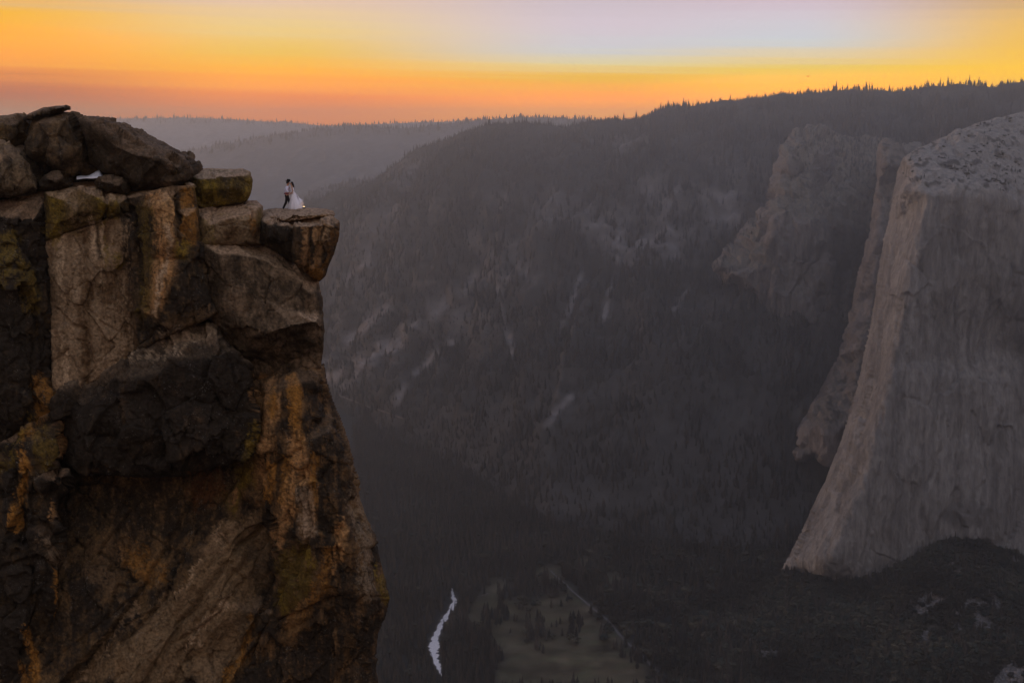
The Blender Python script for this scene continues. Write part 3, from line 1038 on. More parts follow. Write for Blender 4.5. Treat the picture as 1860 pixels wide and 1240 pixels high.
# stains and lichens that cross the blocks: kind, picture points, width/softness, colour, strength, raggedness
STAINS = [
    ('poly', [(80, 350), (232, 345), (232, 390), (84, 440)], 6, OLIVE, .75, .5),
    ('line', [(108, 352), (104, 385), (98, 425)], 20, YELLOW, .75, .9), ('line', [(190, 352), (188, 385), (184, 410)], 16, YELLOW, .8, .9),
    ('line', [(212, 362), (210, 385)], 16, YELLOW, .8, .9), ('line', [(140, 350), (150, 400)], 40, DUN, .6, .9),
    ('poly', [(205, 440), (250, 450), (250, 640), (215, 600), (200, 520)], 16, BROWN, .9, .6),
    ('line', [(188, 450), (190, 475)], 16, YELLOW, .6, .9), ('line', [(210, 460), (215, 480)], 14, YELLOW, .6, .9),
    ('line', [(173, 410), (176, 440), (180, 470)], 5, BLACK, .95, .4), ('line', [(170, 412), (172, 470)], 9, PALE, .9, .5), ('line', [(185, 405), (184, 520)], 7, PALE, .8, .6),
    ('line', [(112, 430), (110, 560)], 12, PALE, .5, .9), ('line', [(140, 440), (136, 540)], 9, PALE, .4, .9), ('line', [(122, 640), (120, 690)], 10, PALE, .7, .8),
    ('line', [(230, 370), (245, 470), (258, 560)], 26, BLACK, .85, .9),
    ('line', [(285, 355), (300, 400), (308, 440), (296, 490), (284, 545)], 34, TAN, .85, .5), ('line', [(300, 400), (312, 440), (300, 480), (286, 560)], 8, PALE, .8, .6),
    ('line', [(300, 365), (298, 395)], 20, (0.34, 0.24, 0.15), .8, .5), ('line', [(262, 380), (268, 470), (262, 560)], 24, OLIVE, .7, .9),
    ('line', [(338, 345), (344, 400), (342, 450)], 24, OCHRE, .75, .7), ('line', [(330, 448), (335, 462)], 22, YELLOW, .9, .7), ('line', [(322, 345), (322, 430)], 10, BLACK, .8, .8),
    ('poly', [(315, 470), (365, 450), (395, 570), (330, 560)], 14, BLACK, .75, .8), ('line', [(395, 568), (350, 582), (300, 590)], 16, DUN, .6, .8),
    # mid blocks
    ('line', [(20, 440), (10, 500)], 34, YELLOW, .55, 1.), ('line', [(45, 490), (55, 560)], 22, OLIVE, .9, .9),
    ('line', [(75, 700), (80, 750), (60, 790)], 26, OCHRE, .75, .9), ('line', [(104, 775), (108, 830)], 9, TAN, .9, .6), ('line', [(60, 760), (30, 820), (0, 850)], 16, YELLOW, .55, .8),
    ('line', [(80, 800), (88, 830)], 30, OLIVE, .8, .8), ('line', [(48, 825), (44, 870), (36, 910), (24, 960)], 11, OCHRE, 1., .6), ('line', [(52, 1150), (62, 1190), (64, 1235)], 12, OCHRE, .95, .6), ('line', [(96, 920), (94, 945)], 8, TAN, .7, .6),
    ('line', [(99, 1040), (98, 1110)], 5, OCHRE, .9, .5), ('line', [(85, 990), (105, 1020)], 24, (0.2, .17, .15), .6, .9), ('line', [(40, 1210), (50, 1245)], 12, OCHRE, .7, .6),
    # black overhang, its pale lichen patches
    ('line', [(342, 606), (358, 610)], 13, (.42, .38, .35), .9, .9), ('line', [(372, 608), (385, 604)], 9, (.4, .36, .33), .9, .9), ('line', [(300, 630), (330, 640)], 12, (.36, .32, .3), .55, 1.6),
    ('line', [(345, 812), (365, 816), (376, 826)], 8, (.34, .29, .27), .9, .9), ('line', [(250, 665), (300, 650)], 10, (.3, .27, .25), .5, 1.7),
    ('poly', [(290, 612), (330, 592), (392, 590), (404, 606), (350, 612), (300, 640)], 6, (.20, .17, .15), .8, .5),
    # right buttress
    ('line', [(492, 705), (482, 760), (478, 850)], 36, TAN, .65, .8), ('line', [(500, 715), (497, 745)], 9, OCHRE, .95, .5), ('line', [(536, 700), (537, 760), (540, 790)], 16, OCHRE, .95, .5),
    ('line', [(495, 850), (490, 900)], 15, OCHRE, .9, .6), ('line', [(538, 800), (548, 840), (560, 870)], 24, TAN, .85, .6), ('line', [(520, 840), (520, 900)], 26, OCHRE, .7, .7), ('line', [(508, 830), (505, 900)], 8, BLACK, .8, .8),
    ('line', [(540, 850), (530, 900), (510, 980)], 20, TAN, .7, .8), ('line', [(575, 720), (580, 800), (590, 900), (585, 980)], 30, BLACK, .9, .9), ('line', [(572, 830), (570, 950)], 12, OCHRE, .7, .8),
    ('line', [(618, 950), (615, 1010), (608, 1040)], 10, TAN, .9, .6), ('line', [(556, 900), (562, 960)], 22, (.26, .22, .2), .85, .7), ('line', [(620, 700), (640, 800), (655, 940)], 26, (.14, .105, .075), .8, .6),
    ('line', [(640, 900), (660, 1000), (668, 1080)], 24, (.2, .17, .15), .6, .9), ('line', [(690, 1040), (700, 1090)], 12, YELLOW, .7, .9),
    ('poly', [(512, 1000), (560, 980), (575, 1060), (540, 1110), (505, 1110)], 12, OLIVE, .8, .5), ('line', [(556, 1000), (562, 1020)], 16, YELLOW, .8, .8), ('line', [(515, 1070), (510, 1110)], 12, YELLOW, .6, .8),
    ('poly', [(520, 1110), (560, 1090), (540, 1170), (505, 1175)], 10, (.19, .12, .06), .85, .6), ('line', [(600, 1010), (570, 1100), (555, 1130)], 20, OCHRE, .6, .8),
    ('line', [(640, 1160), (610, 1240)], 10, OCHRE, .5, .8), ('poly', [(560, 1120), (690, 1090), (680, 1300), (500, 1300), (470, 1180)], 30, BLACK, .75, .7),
    # lower wall
    ('line', [(462, 775), (452, 830), (436, 880), (420, 910)], 24, YELLOW, .75, .8), ('poly', [(330, 880), (400, 850), (415, 900), (350, 940)], 14, RUST, .6, .8), ('line', [(428, 890), (424, 905)], 8, TAN, .9, .5),
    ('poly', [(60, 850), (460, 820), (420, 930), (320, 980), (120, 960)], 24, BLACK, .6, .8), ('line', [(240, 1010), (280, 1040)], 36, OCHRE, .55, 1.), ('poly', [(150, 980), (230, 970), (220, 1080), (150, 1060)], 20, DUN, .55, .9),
    ('poly', [(400, 950), (470, 930), (492, 1000), (470, 1110), (400, 1240), (120, 1240), (200, 1180), (330, 1060)], 18, (.165, .128, .095), .85, .3),
    ('line', [(420, 1090), (380, 1130), (335, 1180)], 7, (.33, .27, .23), .9, .5), ('line', [(365, 1020), (340, 1060), (325, 1085)], 6, (.3, .25, .21), .8, .5), ('line', [(392, 985), (405, 970)], 6, (.3, .25, .21), .8, .5),
    ('line', [(250, 1100), (190, 1170), (140, 1240)], 10, (.24, .19, .15), .6, .7), ('line', [(460, 1130), (430, 1200), (400, 1250)], 9, OCHRE, .8, .5), ('line', [(470, 1000), (480, 1060), (450, 1130)], 36, BLACK, .5, .8),
    # step, upper slab, ledge
    ('poly', [(355, 322), (462, 312), (460, 372), (355, 380)], 4, OLIVE, .85, .3), ('line', [(370, 345), (390, 350), (400, 372)], 26, YELLOW, .85, .8), ('line', [(452, 325), (446, 362)], 12, YELLOW, .9, .6), ('line', [(410, 320), (405, 355)], 14, BLACK, .8, .8), ('line', [(430, 318), (434, 335)], 18, BLACK, .7, .8),
    ('line', [(375, 410), (380, 432)], 22, (.2, .17, .09), .7, .8), ('line', [(468, 385), (472, 410)], 10, OLIVE, .7, .8), ('line', [(458, 390), (462, 425)], 8, OCHRE, .6, .8),
    ('line', [(557, 415), (553, 450), (550, 490)], 13, (.22, .145, .09), .9, .5), ('line', [(583, 405), (576, 440), (565, 480)], 15, (.24, .165, .105), .9, .5), ('line', [(598, 402), (590, 440)], 7, (.25, .19, .14), .8, .6), ('line', [(566, 412), (563, 470)], 6, BLACK, .9, .5),
    ('poly', [(556, 480), (592, 475), (590, 510), (575, 515), (556, 500)], 8, OCHRE, .7, .5), ('line', [(610, 405), (600, 450), (590, 485)], 10, (.12, .07, .03), .8, .6), ('poly', [(472, 412), (530, 412), (535, 470), (475, 440)], 8, BLACK, .85, .4),
]
STAIN_BOX = []
for s in STAINS:
    q = np.array(s[1], float)
    STAIN_BOX.append((q[:, 0].min() - s[2] - 30, q[:, 0].max() + s[2] + 30, q[:, 1].min() - s[2] - 60, q[:, 1].max() + s[2] + 60))


def cliff_paint(base, dark=0.5, darkcol=BLACK, topcol=PINK, top=0.85, warm=0.3, stains=True):
    base, darkcol, topcol = map(np.array, (base, darkcol, topcol))

    def f(px, py, W, N):
        n1 = fbm(W * 0.55 + 3, 5, 0.6)
        n2 = fbm(W * 2.3 + 11, 5, 0.65)
        n3 = fbm(W * 7.0 + 23, 4, 0.65)
        st = fbm(P3(W[:, 0] * 1.6, W[:, 1] * 1.6, W[:, 2] * 0.16), 5, 0.6)
        st2 = fbm(P3(W[:, 0] * 4.5, W[:, 1] * 4.5, W[:, 2] * 0.5) + 40, 4, 0.6)
        m = sstep(0.55 - dark * 1.1, 1.0 - dark * 0.95, 0.5 + 0.55 * n1 + 0.5 * st + 0.3 * n2 + 0.18 * st2 + 0.25 * n3)
        c = base * (1 + 0.35 * n2 + 0.25 * n3)[:, None]
        w = (warm * sstep(0.0, 0.5, st * 0.8 + 0.5 * n1))[:, None]
        c = c * (1 - w) + np.array(OCHRE) * 0.8 * w
        c = c * (1 - m[:, None]) + darkcol * (1 + 0.6 * n3)[:, None] * m[:, None]
        if stains:
            wx = px + 12 * n1 + 8 * n2 + 5 * n3
            wy = py + 34 * n1 + 22 * n2 + 9 * n3
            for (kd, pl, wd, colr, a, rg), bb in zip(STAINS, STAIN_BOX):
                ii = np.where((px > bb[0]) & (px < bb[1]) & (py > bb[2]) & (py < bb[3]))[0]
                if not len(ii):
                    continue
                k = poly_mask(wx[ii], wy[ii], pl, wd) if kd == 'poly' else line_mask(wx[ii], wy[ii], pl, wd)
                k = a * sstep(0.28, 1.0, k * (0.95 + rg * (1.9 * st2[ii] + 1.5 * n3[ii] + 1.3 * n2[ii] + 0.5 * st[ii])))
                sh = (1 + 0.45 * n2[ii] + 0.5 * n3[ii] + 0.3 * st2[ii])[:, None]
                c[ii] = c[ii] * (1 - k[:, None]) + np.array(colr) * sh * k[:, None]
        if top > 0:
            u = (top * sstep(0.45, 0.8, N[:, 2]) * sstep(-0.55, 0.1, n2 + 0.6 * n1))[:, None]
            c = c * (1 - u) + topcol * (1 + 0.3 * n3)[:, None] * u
        # pale crustose spots
        sp = sstep(0.36, 0.5, n3 * 0.7 + 0.5 * n2) * 0.4
        c = c * (1 - sp[:, None]) + np.array((0.27, 0.24, 0.205)) * sp[:, None]
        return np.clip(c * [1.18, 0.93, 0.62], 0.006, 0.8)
    return f


def cliff_disp(big=0.22, mid=0.10, fine=0.035, flute=0.0, facet=0.15, rib=None):
    def f(W, N, px, py):
        h = 0.6 * big * fbm(W * 0.5, 3) + 0.65 * mid * fbm(W * 1.9 + 4, 4, 0.55) + fine * fbm(W * 7 + 9, 4, 0.65)
        if facet:
            wp = W * 0.5 + 0.12 * fbm(W * 0.8 + 5, 3)[:, None]
            tl, e, cid = voronoi(wp * [1, 1, 0.75])
            h += facet * 1.2 * (cid - 0.5) + facet * 3.6 * tl - 0.10 * (1 - sstep(0, 0.028, e))
            tl, e, cid = voronoi(W * [1.5, 1.5, 1.1] + 0.3 * fbm(W * 2 + 8, 3)[:, None])
            h += facet * 0.3 * (cid - 0.5) + facet * 1.0 * tl - 0.025 * (1 - sstep(0, 0.03, e))
        if flute:
            h += flute * ridged(P3(W[:, 0] * 0.9, W[:, 1] * 0.9, W[:, 2] * 0.09), 4, 0.55)
        if rib:
            dx, dz, amp = rib
            s = W[:, 0] * dz - W[:, 2] * dx
            t = W[:, 0] * dx + W[:, 2] * dz
            h += amp * ridged(P3(s * 0.55, t * 0.07, 3.1), 5, 0.6)
            tl, e, cid = voronoi(P3(s * 0.42, t * 0.085, W[:, 1] * 0.1) + 0.06 * fbm(W * 1.2, 3)[:, None])
            h += 2.4 * amp * (cid - 0.5) + 3.2 * amp * tl - 0.14 * (1 - sstep(0, 0.03, e))
            h += amp * 0.5 * fbm(P3(s * 2.2, t * 0.25, 7.1), 4, 0.6)
        return h
    return f


cliff = empty('cliff', tuple(unproj(350, 900, Y0 + 4)))
tag(cliff, 'tall dark overhanging granite cliff streaked with ochre, left foreground', kind='structure')
cliff_off = Vector(cliff.location)


def rock(name, outline, pts=(), **kw):
    o = relief(name, kw.pop('Y', Y0), outline, pts, mat=MAT_ROCK, **kw)
    return o


def cliff_part(name, outline, pts=(), **kw):
    o = rock(name, outline, pts, **kw)
    o.parent = cliff
    o.matrix_parent_inverse = Matrix.Translation(-cliff_off)
    return o


# the body of the cliff behind its blocks
cliff_part('rock_core', [(-70, 352, 4.5), (60, 352, 4.5), (240, 352, 3.6), (345, 340, 4.4), (452, 368, 5.2), (474, 400, 4.6), (480, 440, 3.6), (520, 470, 3.9), (562, 500, 4.0), (580, 526, 3.8), (578, 660, 4.4), (600, 760, 4.6), (640, 960, 5), (670, 1080, 5), (660, 1330, 5), (-70, 1330, 4)],
           [(90, 450, 2.0), (240, 500, 2.0), (380, 480, 2.2), (400, 600, 2.4), (440, 680, 2.8), (100, 760, 1.6), (96, 600, 1.8), (300, 620, 2.4), (470, 760, 3.6), (250, 900, 5.5), (100, 1000, 3.6), (300, 1150, 4)],
           step=3, rnd=(6, .5), disp=cliff_disp(.2, .12, .05, 0, .15), thick=5, paint=cliff_paint((.085, .06, .04), .5, warm=.2, top=0, stains=False))
cliff_part('back_rock', [(-60, 262, 3.6), (0, 240, 3.6), (60, 236, 3.6), (120, 246, 3.4), (150, 268, 3.4), (190, 286, 3.4), (236, 318, 3.2), (244, 352, 2.6), (120, 352, 3.6), (-60, 366, 3.0)], [(100, 290, 2.6), (60, 320, 2.4), (150, 300, 3.0), (170, 312, 3.0)],
           step=2, rnd=(8, .5), disp=cliff_disp(.2, .12, .05, 0, .2), thick=4, paint=cliff_paint((.12, .085, .05), .3, warm=.3, top=.3, stains=False))
# lower concave wall with its diagonal ribs
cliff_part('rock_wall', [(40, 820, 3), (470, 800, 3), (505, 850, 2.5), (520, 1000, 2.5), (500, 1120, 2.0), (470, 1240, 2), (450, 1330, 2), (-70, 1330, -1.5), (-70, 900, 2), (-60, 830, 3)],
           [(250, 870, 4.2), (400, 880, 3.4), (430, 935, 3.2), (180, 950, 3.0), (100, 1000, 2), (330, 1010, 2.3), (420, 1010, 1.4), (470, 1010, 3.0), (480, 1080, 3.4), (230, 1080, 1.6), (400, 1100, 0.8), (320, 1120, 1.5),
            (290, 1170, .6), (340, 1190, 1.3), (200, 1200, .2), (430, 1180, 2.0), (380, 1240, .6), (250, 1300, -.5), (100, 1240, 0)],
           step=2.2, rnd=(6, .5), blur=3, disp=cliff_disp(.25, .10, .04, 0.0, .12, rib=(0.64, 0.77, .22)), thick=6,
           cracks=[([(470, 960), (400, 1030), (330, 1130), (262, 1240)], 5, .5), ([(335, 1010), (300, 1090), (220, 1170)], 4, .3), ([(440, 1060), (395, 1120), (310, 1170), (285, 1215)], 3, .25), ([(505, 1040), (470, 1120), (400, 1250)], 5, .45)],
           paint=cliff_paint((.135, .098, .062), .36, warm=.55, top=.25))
# right buttress: its skyline edge drops into the valley
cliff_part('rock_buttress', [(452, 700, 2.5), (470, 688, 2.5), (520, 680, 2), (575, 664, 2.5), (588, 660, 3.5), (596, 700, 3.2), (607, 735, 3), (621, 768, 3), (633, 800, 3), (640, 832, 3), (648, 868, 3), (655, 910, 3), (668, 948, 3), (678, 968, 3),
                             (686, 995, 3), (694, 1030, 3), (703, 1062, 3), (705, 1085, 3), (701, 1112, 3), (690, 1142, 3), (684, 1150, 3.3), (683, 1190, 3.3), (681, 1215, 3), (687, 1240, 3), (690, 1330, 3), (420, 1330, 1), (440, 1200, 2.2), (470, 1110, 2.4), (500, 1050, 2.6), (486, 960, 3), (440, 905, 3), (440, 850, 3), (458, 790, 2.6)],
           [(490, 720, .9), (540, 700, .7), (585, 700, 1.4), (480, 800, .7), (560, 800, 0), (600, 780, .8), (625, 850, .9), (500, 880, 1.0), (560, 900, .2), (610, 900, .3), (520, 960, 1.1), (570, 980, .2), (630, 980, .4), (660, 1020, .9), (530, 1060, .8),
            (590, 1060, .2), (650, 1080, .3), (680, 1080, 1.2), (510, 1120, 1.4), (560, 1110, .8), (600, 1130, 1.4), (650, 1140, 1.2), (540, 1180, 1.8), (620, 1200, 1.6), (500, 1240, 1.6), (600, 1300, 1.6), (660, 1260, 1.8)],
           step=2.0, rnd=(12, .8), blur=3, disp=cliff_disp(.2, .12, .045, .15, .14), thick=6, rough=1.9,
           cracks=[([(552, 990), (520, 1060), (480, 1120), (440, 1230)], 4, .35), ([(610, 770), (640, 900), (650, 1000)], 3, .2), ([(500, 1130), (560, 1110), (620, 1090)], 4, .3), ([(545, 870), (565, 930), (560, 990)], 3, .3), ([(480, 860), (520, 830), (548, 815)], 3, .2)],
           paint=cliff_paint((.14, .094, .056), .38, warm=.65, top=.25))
# left buttresses
cliff_part('rock_buttress', [(-70, 372, 1.5), (0, 362, 1.5), (40, 357, 1.5), (72, 357, 1.5), (84, 366, 1.2), (84, 432, .8), (90, 520, .8), (94, 620, .8), (97, 742, .8), (80, 760, .8), (50, 775, .6), (20, 800, .6), (-70, 830, .6)],
           [(20, 400, -.2), (60, 400, 0), (30, 520, -.4), (70, 560, 0), (10, 640, -.5), (60, 680, -.3), (40, 740, -.1)],
           step=2.0, rnd=(12, .8), disp=cliff_disp(.3, .16, .05, .12, .25), thick=6,
           cracks=[([(58, 470), (70, 600), (85, 690)], 3, .25), ([(0, 470), (60, 500)], 3, .2), ([(78, 400), (86, 700)], 3, .3)], paint=cliff_paint((.095, .070, .044), .55, warm=.3, top=.6))
cliff_part('rock_buttress', [(-70, 815, .5), (0, 800, .5), (22, 788, .5), (50, 770, .5), (92, 752, .5), (106, 775, .4), (112, 835, .3), (100, 848, .2), (128, 850, .2), (135, 868, .1), (128, 890, .3), (106, 905, .3), (104, 940, .2), (118, 975, .2), (122, 1010, .3), (104, 1025, .4), (100, 1110, .4), (92, 1150, .5), (80, 1240, .5), (76, 1330, .5), (-70, 1330, .5)],
           [(20, 860, -.5), (60, 820, -.4), (95, 810, -.2), (60, 880, -.2), (100, 875, -.9), (40, 960, -.6), (95, 990, -.8), (70, 1060, -.1), (20, 1060, -.8), (85, 1090, -.3), (30, 1180, -.9), (60, 1240, -.4)],
           step=2.0, rnd=(10, .7), disp=cliff_disp(.3, .16, .05, .12, .25), thick=6,
           cracks=[([(50, 850), (40, 930), (30, 1000)], 4, .3), ([(0, 1035), (60, 1010), (100, 1030)], 4, .3), ([(60, 1050), (50, 1140), (40, 1240)], 4, .35), ([(0, 850), (50, 870), (100, 845)], 3, .2)], paint=cliff_paint((.095, .070, .042), .53, warm=.4, top=.5))
# pale bare face, its capping block, and the fluted column
cliff_part('rock_face', [(80, 436, 1.0), (120, 420, 1.0), (170, 405, 1.0), (230, 382, 1.0), (248, 395, 1.2), (256, 470, 1.2), (258, 560, 1.2), (262, 640, 1.0), (205, 672, .8), (150, 705, .7), (96, 726, .7), (90, 600, .9), (88, 500, .9)],
           [(110, 480, .5), (160, 480, .55), (200, 470, .8), (205, 505, 1.15), (150, 560, .45), (110, 600, .4), (190, 600, .6), (140, 640, .35), (215, 560, .85), (170, 650, .4)],
           step=1.8, rnd=(5, .3), blur=3, disp=cliff_disp(.12, .10, .025, .03, .10), thick=5,
           cracks=[([(174, 412), (178, 440), (186, 470)], 2.5, .25), ([(145, 440), (150, 470), (165, 500)], 2, .12), ([(100, 560), (130, 590), (155, 600), (165, 660)], 3, .18), ([(160, 560), (190, 590), (215, 600)], 2.5, .12), ([(185, 470), (190, 505), (180, 540)], 3, .2), ([(120, 500), (118, 560)], 2, .1)],
           paint=cliff_paint((.225, .185, .155), .16, BROWN, warm=.25, top=.3))
cliff_part('capping_block', [(78, 362, .9), (82, 349, 1.0), (108, 345, 1.2), (140, 340, 1.2), (172, 338, 1.2), (190, 348, 1.1), (228, 352, 1.1), (234, 362, .9), (232, 388, .8), (170, 409, .7), (120, 425, .7), (82, 440, .7)],
           [(110, 360, .1), (170, 352, .1), (190, 370, .1), (200, 380, .3), (140, 390, 0), (100, 410, .1), (215, 370, .1)], step=1.8, rnd=(8, .5), blur=1, disp=cliff_disp(.12, .1, .035, 0, .12), thick=5,
           cracks=[([(192, 345), (196, 380), (190, 402)], 4, .35)], paint=cliff_paint((.12, .09, .045), .35, warm=.3, top=.7))
cliff_part('rock_column', [(228, 356, 1.0), (250, 350, .9), (290, 344, .9), (330, 338, .9), (352, 336, .9), (360, 380, .9), (365, 430, .9), (372, 480, .8), (385, 540, .7), (396, 568, .7), (362, 587, .5), (320, 604, .5), (280, 624, .5), (242, 644, .6), (240, 560, .9), (236, 470, .9)],
           [(262, 380, .5), (300, 370, -.2), (322, 380, .25), (342, 390, -.1), (262, 470, .6), (304, 440, -.35), (300, 500, -.2), (322, 470, .3), (345, 470, .0), (284, 550, -.1), (260, 560, .5), (340, 540, -.1), (300, 590, .1)],
           step=1.8, rnd=(7, .5), blur=1, disp=cliff_disp(.12, .1, .04, .08, .12), thick=5,
           cracks=[([(320, 345), (322, 430)], 3, .3), ([(235, 380), (250, 470), (258, 600)], 5, .35), ([(290, 365), (330, 362)], 2, .12)], paint=cliff_paint((.125, .092, .06), .38, warm=.4, top=.5))
# the black overhanging block
cliff_part('overhang_block', [(97, 730, .3), (110, 708, .5), (150, 690, .7), (200, 660, 1.0), (245, 632, 1.2), (285, 606, 1.4), (330, 590, 1.6), (372, 586, 1.6), (396, 588, 1.4), (410, 615, .9), (432, 640, .7), (455, 662, .7), (464, 700, .6), (462, 765, .6), (460, 800, .7), (445, 832, .6), (395, 846, .4), (340, 864, .4), (280, 868, .4), (200, 864, .5), (140, 857, .6), (108, 832, .6), (100, 780, .4)],
           [(200, 690, .2), (300, 640, .3), (345, 618, .3), (390, 620, .3), (395, 650, -.3), (330, 660, -.6), (250, 700, -.6), (150, 740, -.4), (420, 680, -.1), (350, 730, -1.0), (440, 740, 0), (250, 780, -1.0), (150, 800, -.4), (400, 800, -.5), (330, 820, -.8), (300, 850, -.3)],
           step=2.0, rnd=(10, .6), blur=2, disp=cliff_disp(.28, .14, .05, .06, .22), thick=6, rough=2,
           cracks=[([(396, 600), (415, 650), (425, 690)], 3, .25), ([(100, 745), (200, 690), (300, 640), (330, 600)], 2, .1), ([(330, 860), (350, 815), (375, 825)], 4, .25)], paint=cliff_paint((.085, .062, .045), .56, warm=.25, topcol=(.19, .16, .145), top=.6))
# jutting nose under the ledge
cliff_part('nose_block', [(350, 432, 1.9), (400, 432, 2.0), (440, 432, 2.6), (490, 436, 3.4), (522, 458, 3.6), (556, 484, 3.6), (580, 512, 3.2), (586, 540, 2.3), (587, 570, 1.8), (589, 600, 1.6), (588, 632, 1.8), (583, 668, 2.2), (555, 680, 2.4), (520, 690, 2.6), (460, 705, 2.9), (440, 670, 2.5), (424, 640, 2.1), (398, 605, 1.8), (376, 575, 1.6), (366, 520, 1.6), (356, 480, 1.7)],
           [(395, 462, .6), (440, 462, .9), (482, 470, 1.2), (530, 500, 1.2), (568, 532, 1.3), (390, 520, .7), (412, 580, .8), (420, 520, .3), (480, 540, .2), (540, 560, .4), (430, 585, .1), (480, 608, -.6), (530, 596, -.5), (576, 586, .2), (450, 616, .9), (480, 619, .9), (530, 607, 1.0), (576, 597, 1.2), (480, 660, 2.6), (540, 650, 2.5)],
           step=1.8, rnd=(7, .35), blur=1, disp=cliff_disp(.12, .08, .04, 0, .08), thick=6,
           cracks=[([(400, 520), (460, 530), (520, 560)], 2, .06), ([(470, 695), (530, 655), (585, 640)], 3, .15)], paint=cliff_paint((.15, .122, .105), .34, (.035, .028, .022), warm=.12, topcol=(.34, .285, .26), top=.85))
# stepped slabs leading out to the ledge
cliff_part('step_block', [(352, 380, 3.0), (400, 370, 3.6), (440, 364, 3.8), (466, 364, 3.8), (477, 374, 3.2), (479, 392, 2.4), (476, 425, 1.9), (474, 445, 1.9), (430, 448, 1.6), (368, 446, 1.5), (358, 420, 1.5)],
           [(370, 396, 1.0), (420, 394, 1.0), (450, 386, 1.3), (464, 380, 1.7), (380, 410, .8), (430, 408, .8), (462, 398, 1.1), (440, 434, 1.0), (390, 434, .9)],
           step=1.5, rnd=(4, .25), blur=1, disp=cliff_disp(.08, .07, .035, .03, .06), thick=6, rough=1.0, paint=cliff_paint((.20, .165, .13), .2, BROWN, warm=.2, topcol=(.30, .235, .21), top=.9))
cliff_part('upper_slab', [(342, 318, 3.6), (352, 308, 4.6), (380, 305, 4.9), (420, 307, 4.9), (442, 306, 4.6), (455, 312, 4.0), (459, 328, 3.2), (456, 352, 3.0), (450, 364, 3.0), (440, 370, 2.8), (400, 375, 2.6), (360, 380, 2.6), (346, 350, 2.6)],
           [(360, 322, 2.0), (400, 318, 2.0), (430, 316, 2.1), (446, 318, 2.6), (370, 345, 1.7), (420, 340, 1.7), (440, 345, 2.0)], step=1.5, rnd=(4, .25), blur=1, disp=cliff_disp(.08, .07, .035, .0, .06), thick=6, rough=1.0,
           paint=cliff_paint((.125, .10, .04), .3, warm=.2, topcol=(.31, .255, .235), top=.9))
ledge = cliff_part('ledge', [(470, 394, 2.6), (500, 392, 3.2), (550, 393, 3.2), (604, 395, 2.8), (616, 402, 2.2), (617, 412, 2.0), (611, 442, 2.0), (604, 462, 2.0), (598, 478, 2.0), (591, 500, 2.2), (580, 512, 2.4), (570, 506, 2.5), (548, 488, 2.4), (520, 470, 2.2), (498, 456, 2.0), (472, 442, 1.8)],
                   [(490, 410, .7), (530, 410, .5), (545, 408, .4), (590, 405, .6), (606, 410, .9), (490, 430, .6), (528, 430, .5), (532, 460, .9), (550, 440, .3), (570, 440, .5), (590, 440, .6), (570, 490, 1.3), (545, 470, .9)],
                   step=1.5, rnd=(2.5, .12), blur=1, disp=cliff_disp(.06, .09, .035, .12, .11), thick=7, rough=1.2,
                   cracks=[([(528, 408), (532, 470)], 3, .3), ([(562, 410), (560, 490)], 2.5, .2), ([(582, 410), (572, 490)], 2, .12)], paint=cliff_paint((.10, .07, .045), .45, warm=.4, topcol=(.30, .24, .215), top=.9))
ledge_top = cliff_part('ledge_slab', [(468, 384, 4.6), (490, 379, 5.4), (530, 377.5, 5.6), (570, 377.5, 5.4), (594, 379, 5.0), (606, 383, 4.2), (609, 391, 3.0), (604, 397, 2.4), (570, 399, 2.0), (530, 405, 1.8), (505, 401, 1.9), (470, 402, 2.2)],
                       [(490, 390, 2.6), (530, 387, 2.6), (570, 384, 2.6), (595, 385, 2.6), (500, 396, 1.3), (530, 396, 1.0), (570, 392, 1.1), (595, 391, 1.6)],
                       step=1.2, rnd=(2.5, .1), blur=1, disp=cliff_disp(.04, .05, .02, .0, .05), thick=5, rough=.6, cracks=[([(506, 392), (520, 398), (540, 400)], 2, .12), ([(540, 396), (580, 387), (606, 386)], 2, .1)],
                       paint=cliff_paint((.15, .115, .085), .25, BROWN, warm=.2, topcol=(.29, .23, .205), top=.95))
# sandy shelf the boulders sit on
cliff_part('sandy_shelf', [(-40, 350, 2), (0, 330, 3.2), (60, 322, 3.6), (110, 318, 4.6), (150, 318, 5), (190, 318, 5), (240, 330, 4), (345, 330, 4), (352, 345, 2), (330, 352, 1.4), (240, 362, 1.4), (80, 364, 1.4)], [(130, 338, 2.4), (170, 334, 2.4), (280, 346, 1.8)],
           step=2, rnd=(3, .2), disp=cliff_disp(.06, .05, .02, 0, 0), thick=4, paint=cliff_paint((.25, .19, .15), .05, BROWN, warm=.1, topcol=(.30, .225, .18), top=.8, stains=False))
cliff_part('flat_stone', [(334, 333, 1.6), (344, 330, 1.8), (354, 335, 1.6), (355, 342, 1.3), (346, 341, 1.2), (336, 338, 1.2)], [(345, 337, .9)], step=1.2, rnd=(4, .3), mirror=True, rough=.4, disp=cliff_disp(.02, .02, .01, 0, 0), paint=cliff_paint((.15, .12, .09), .2, warm=.2))

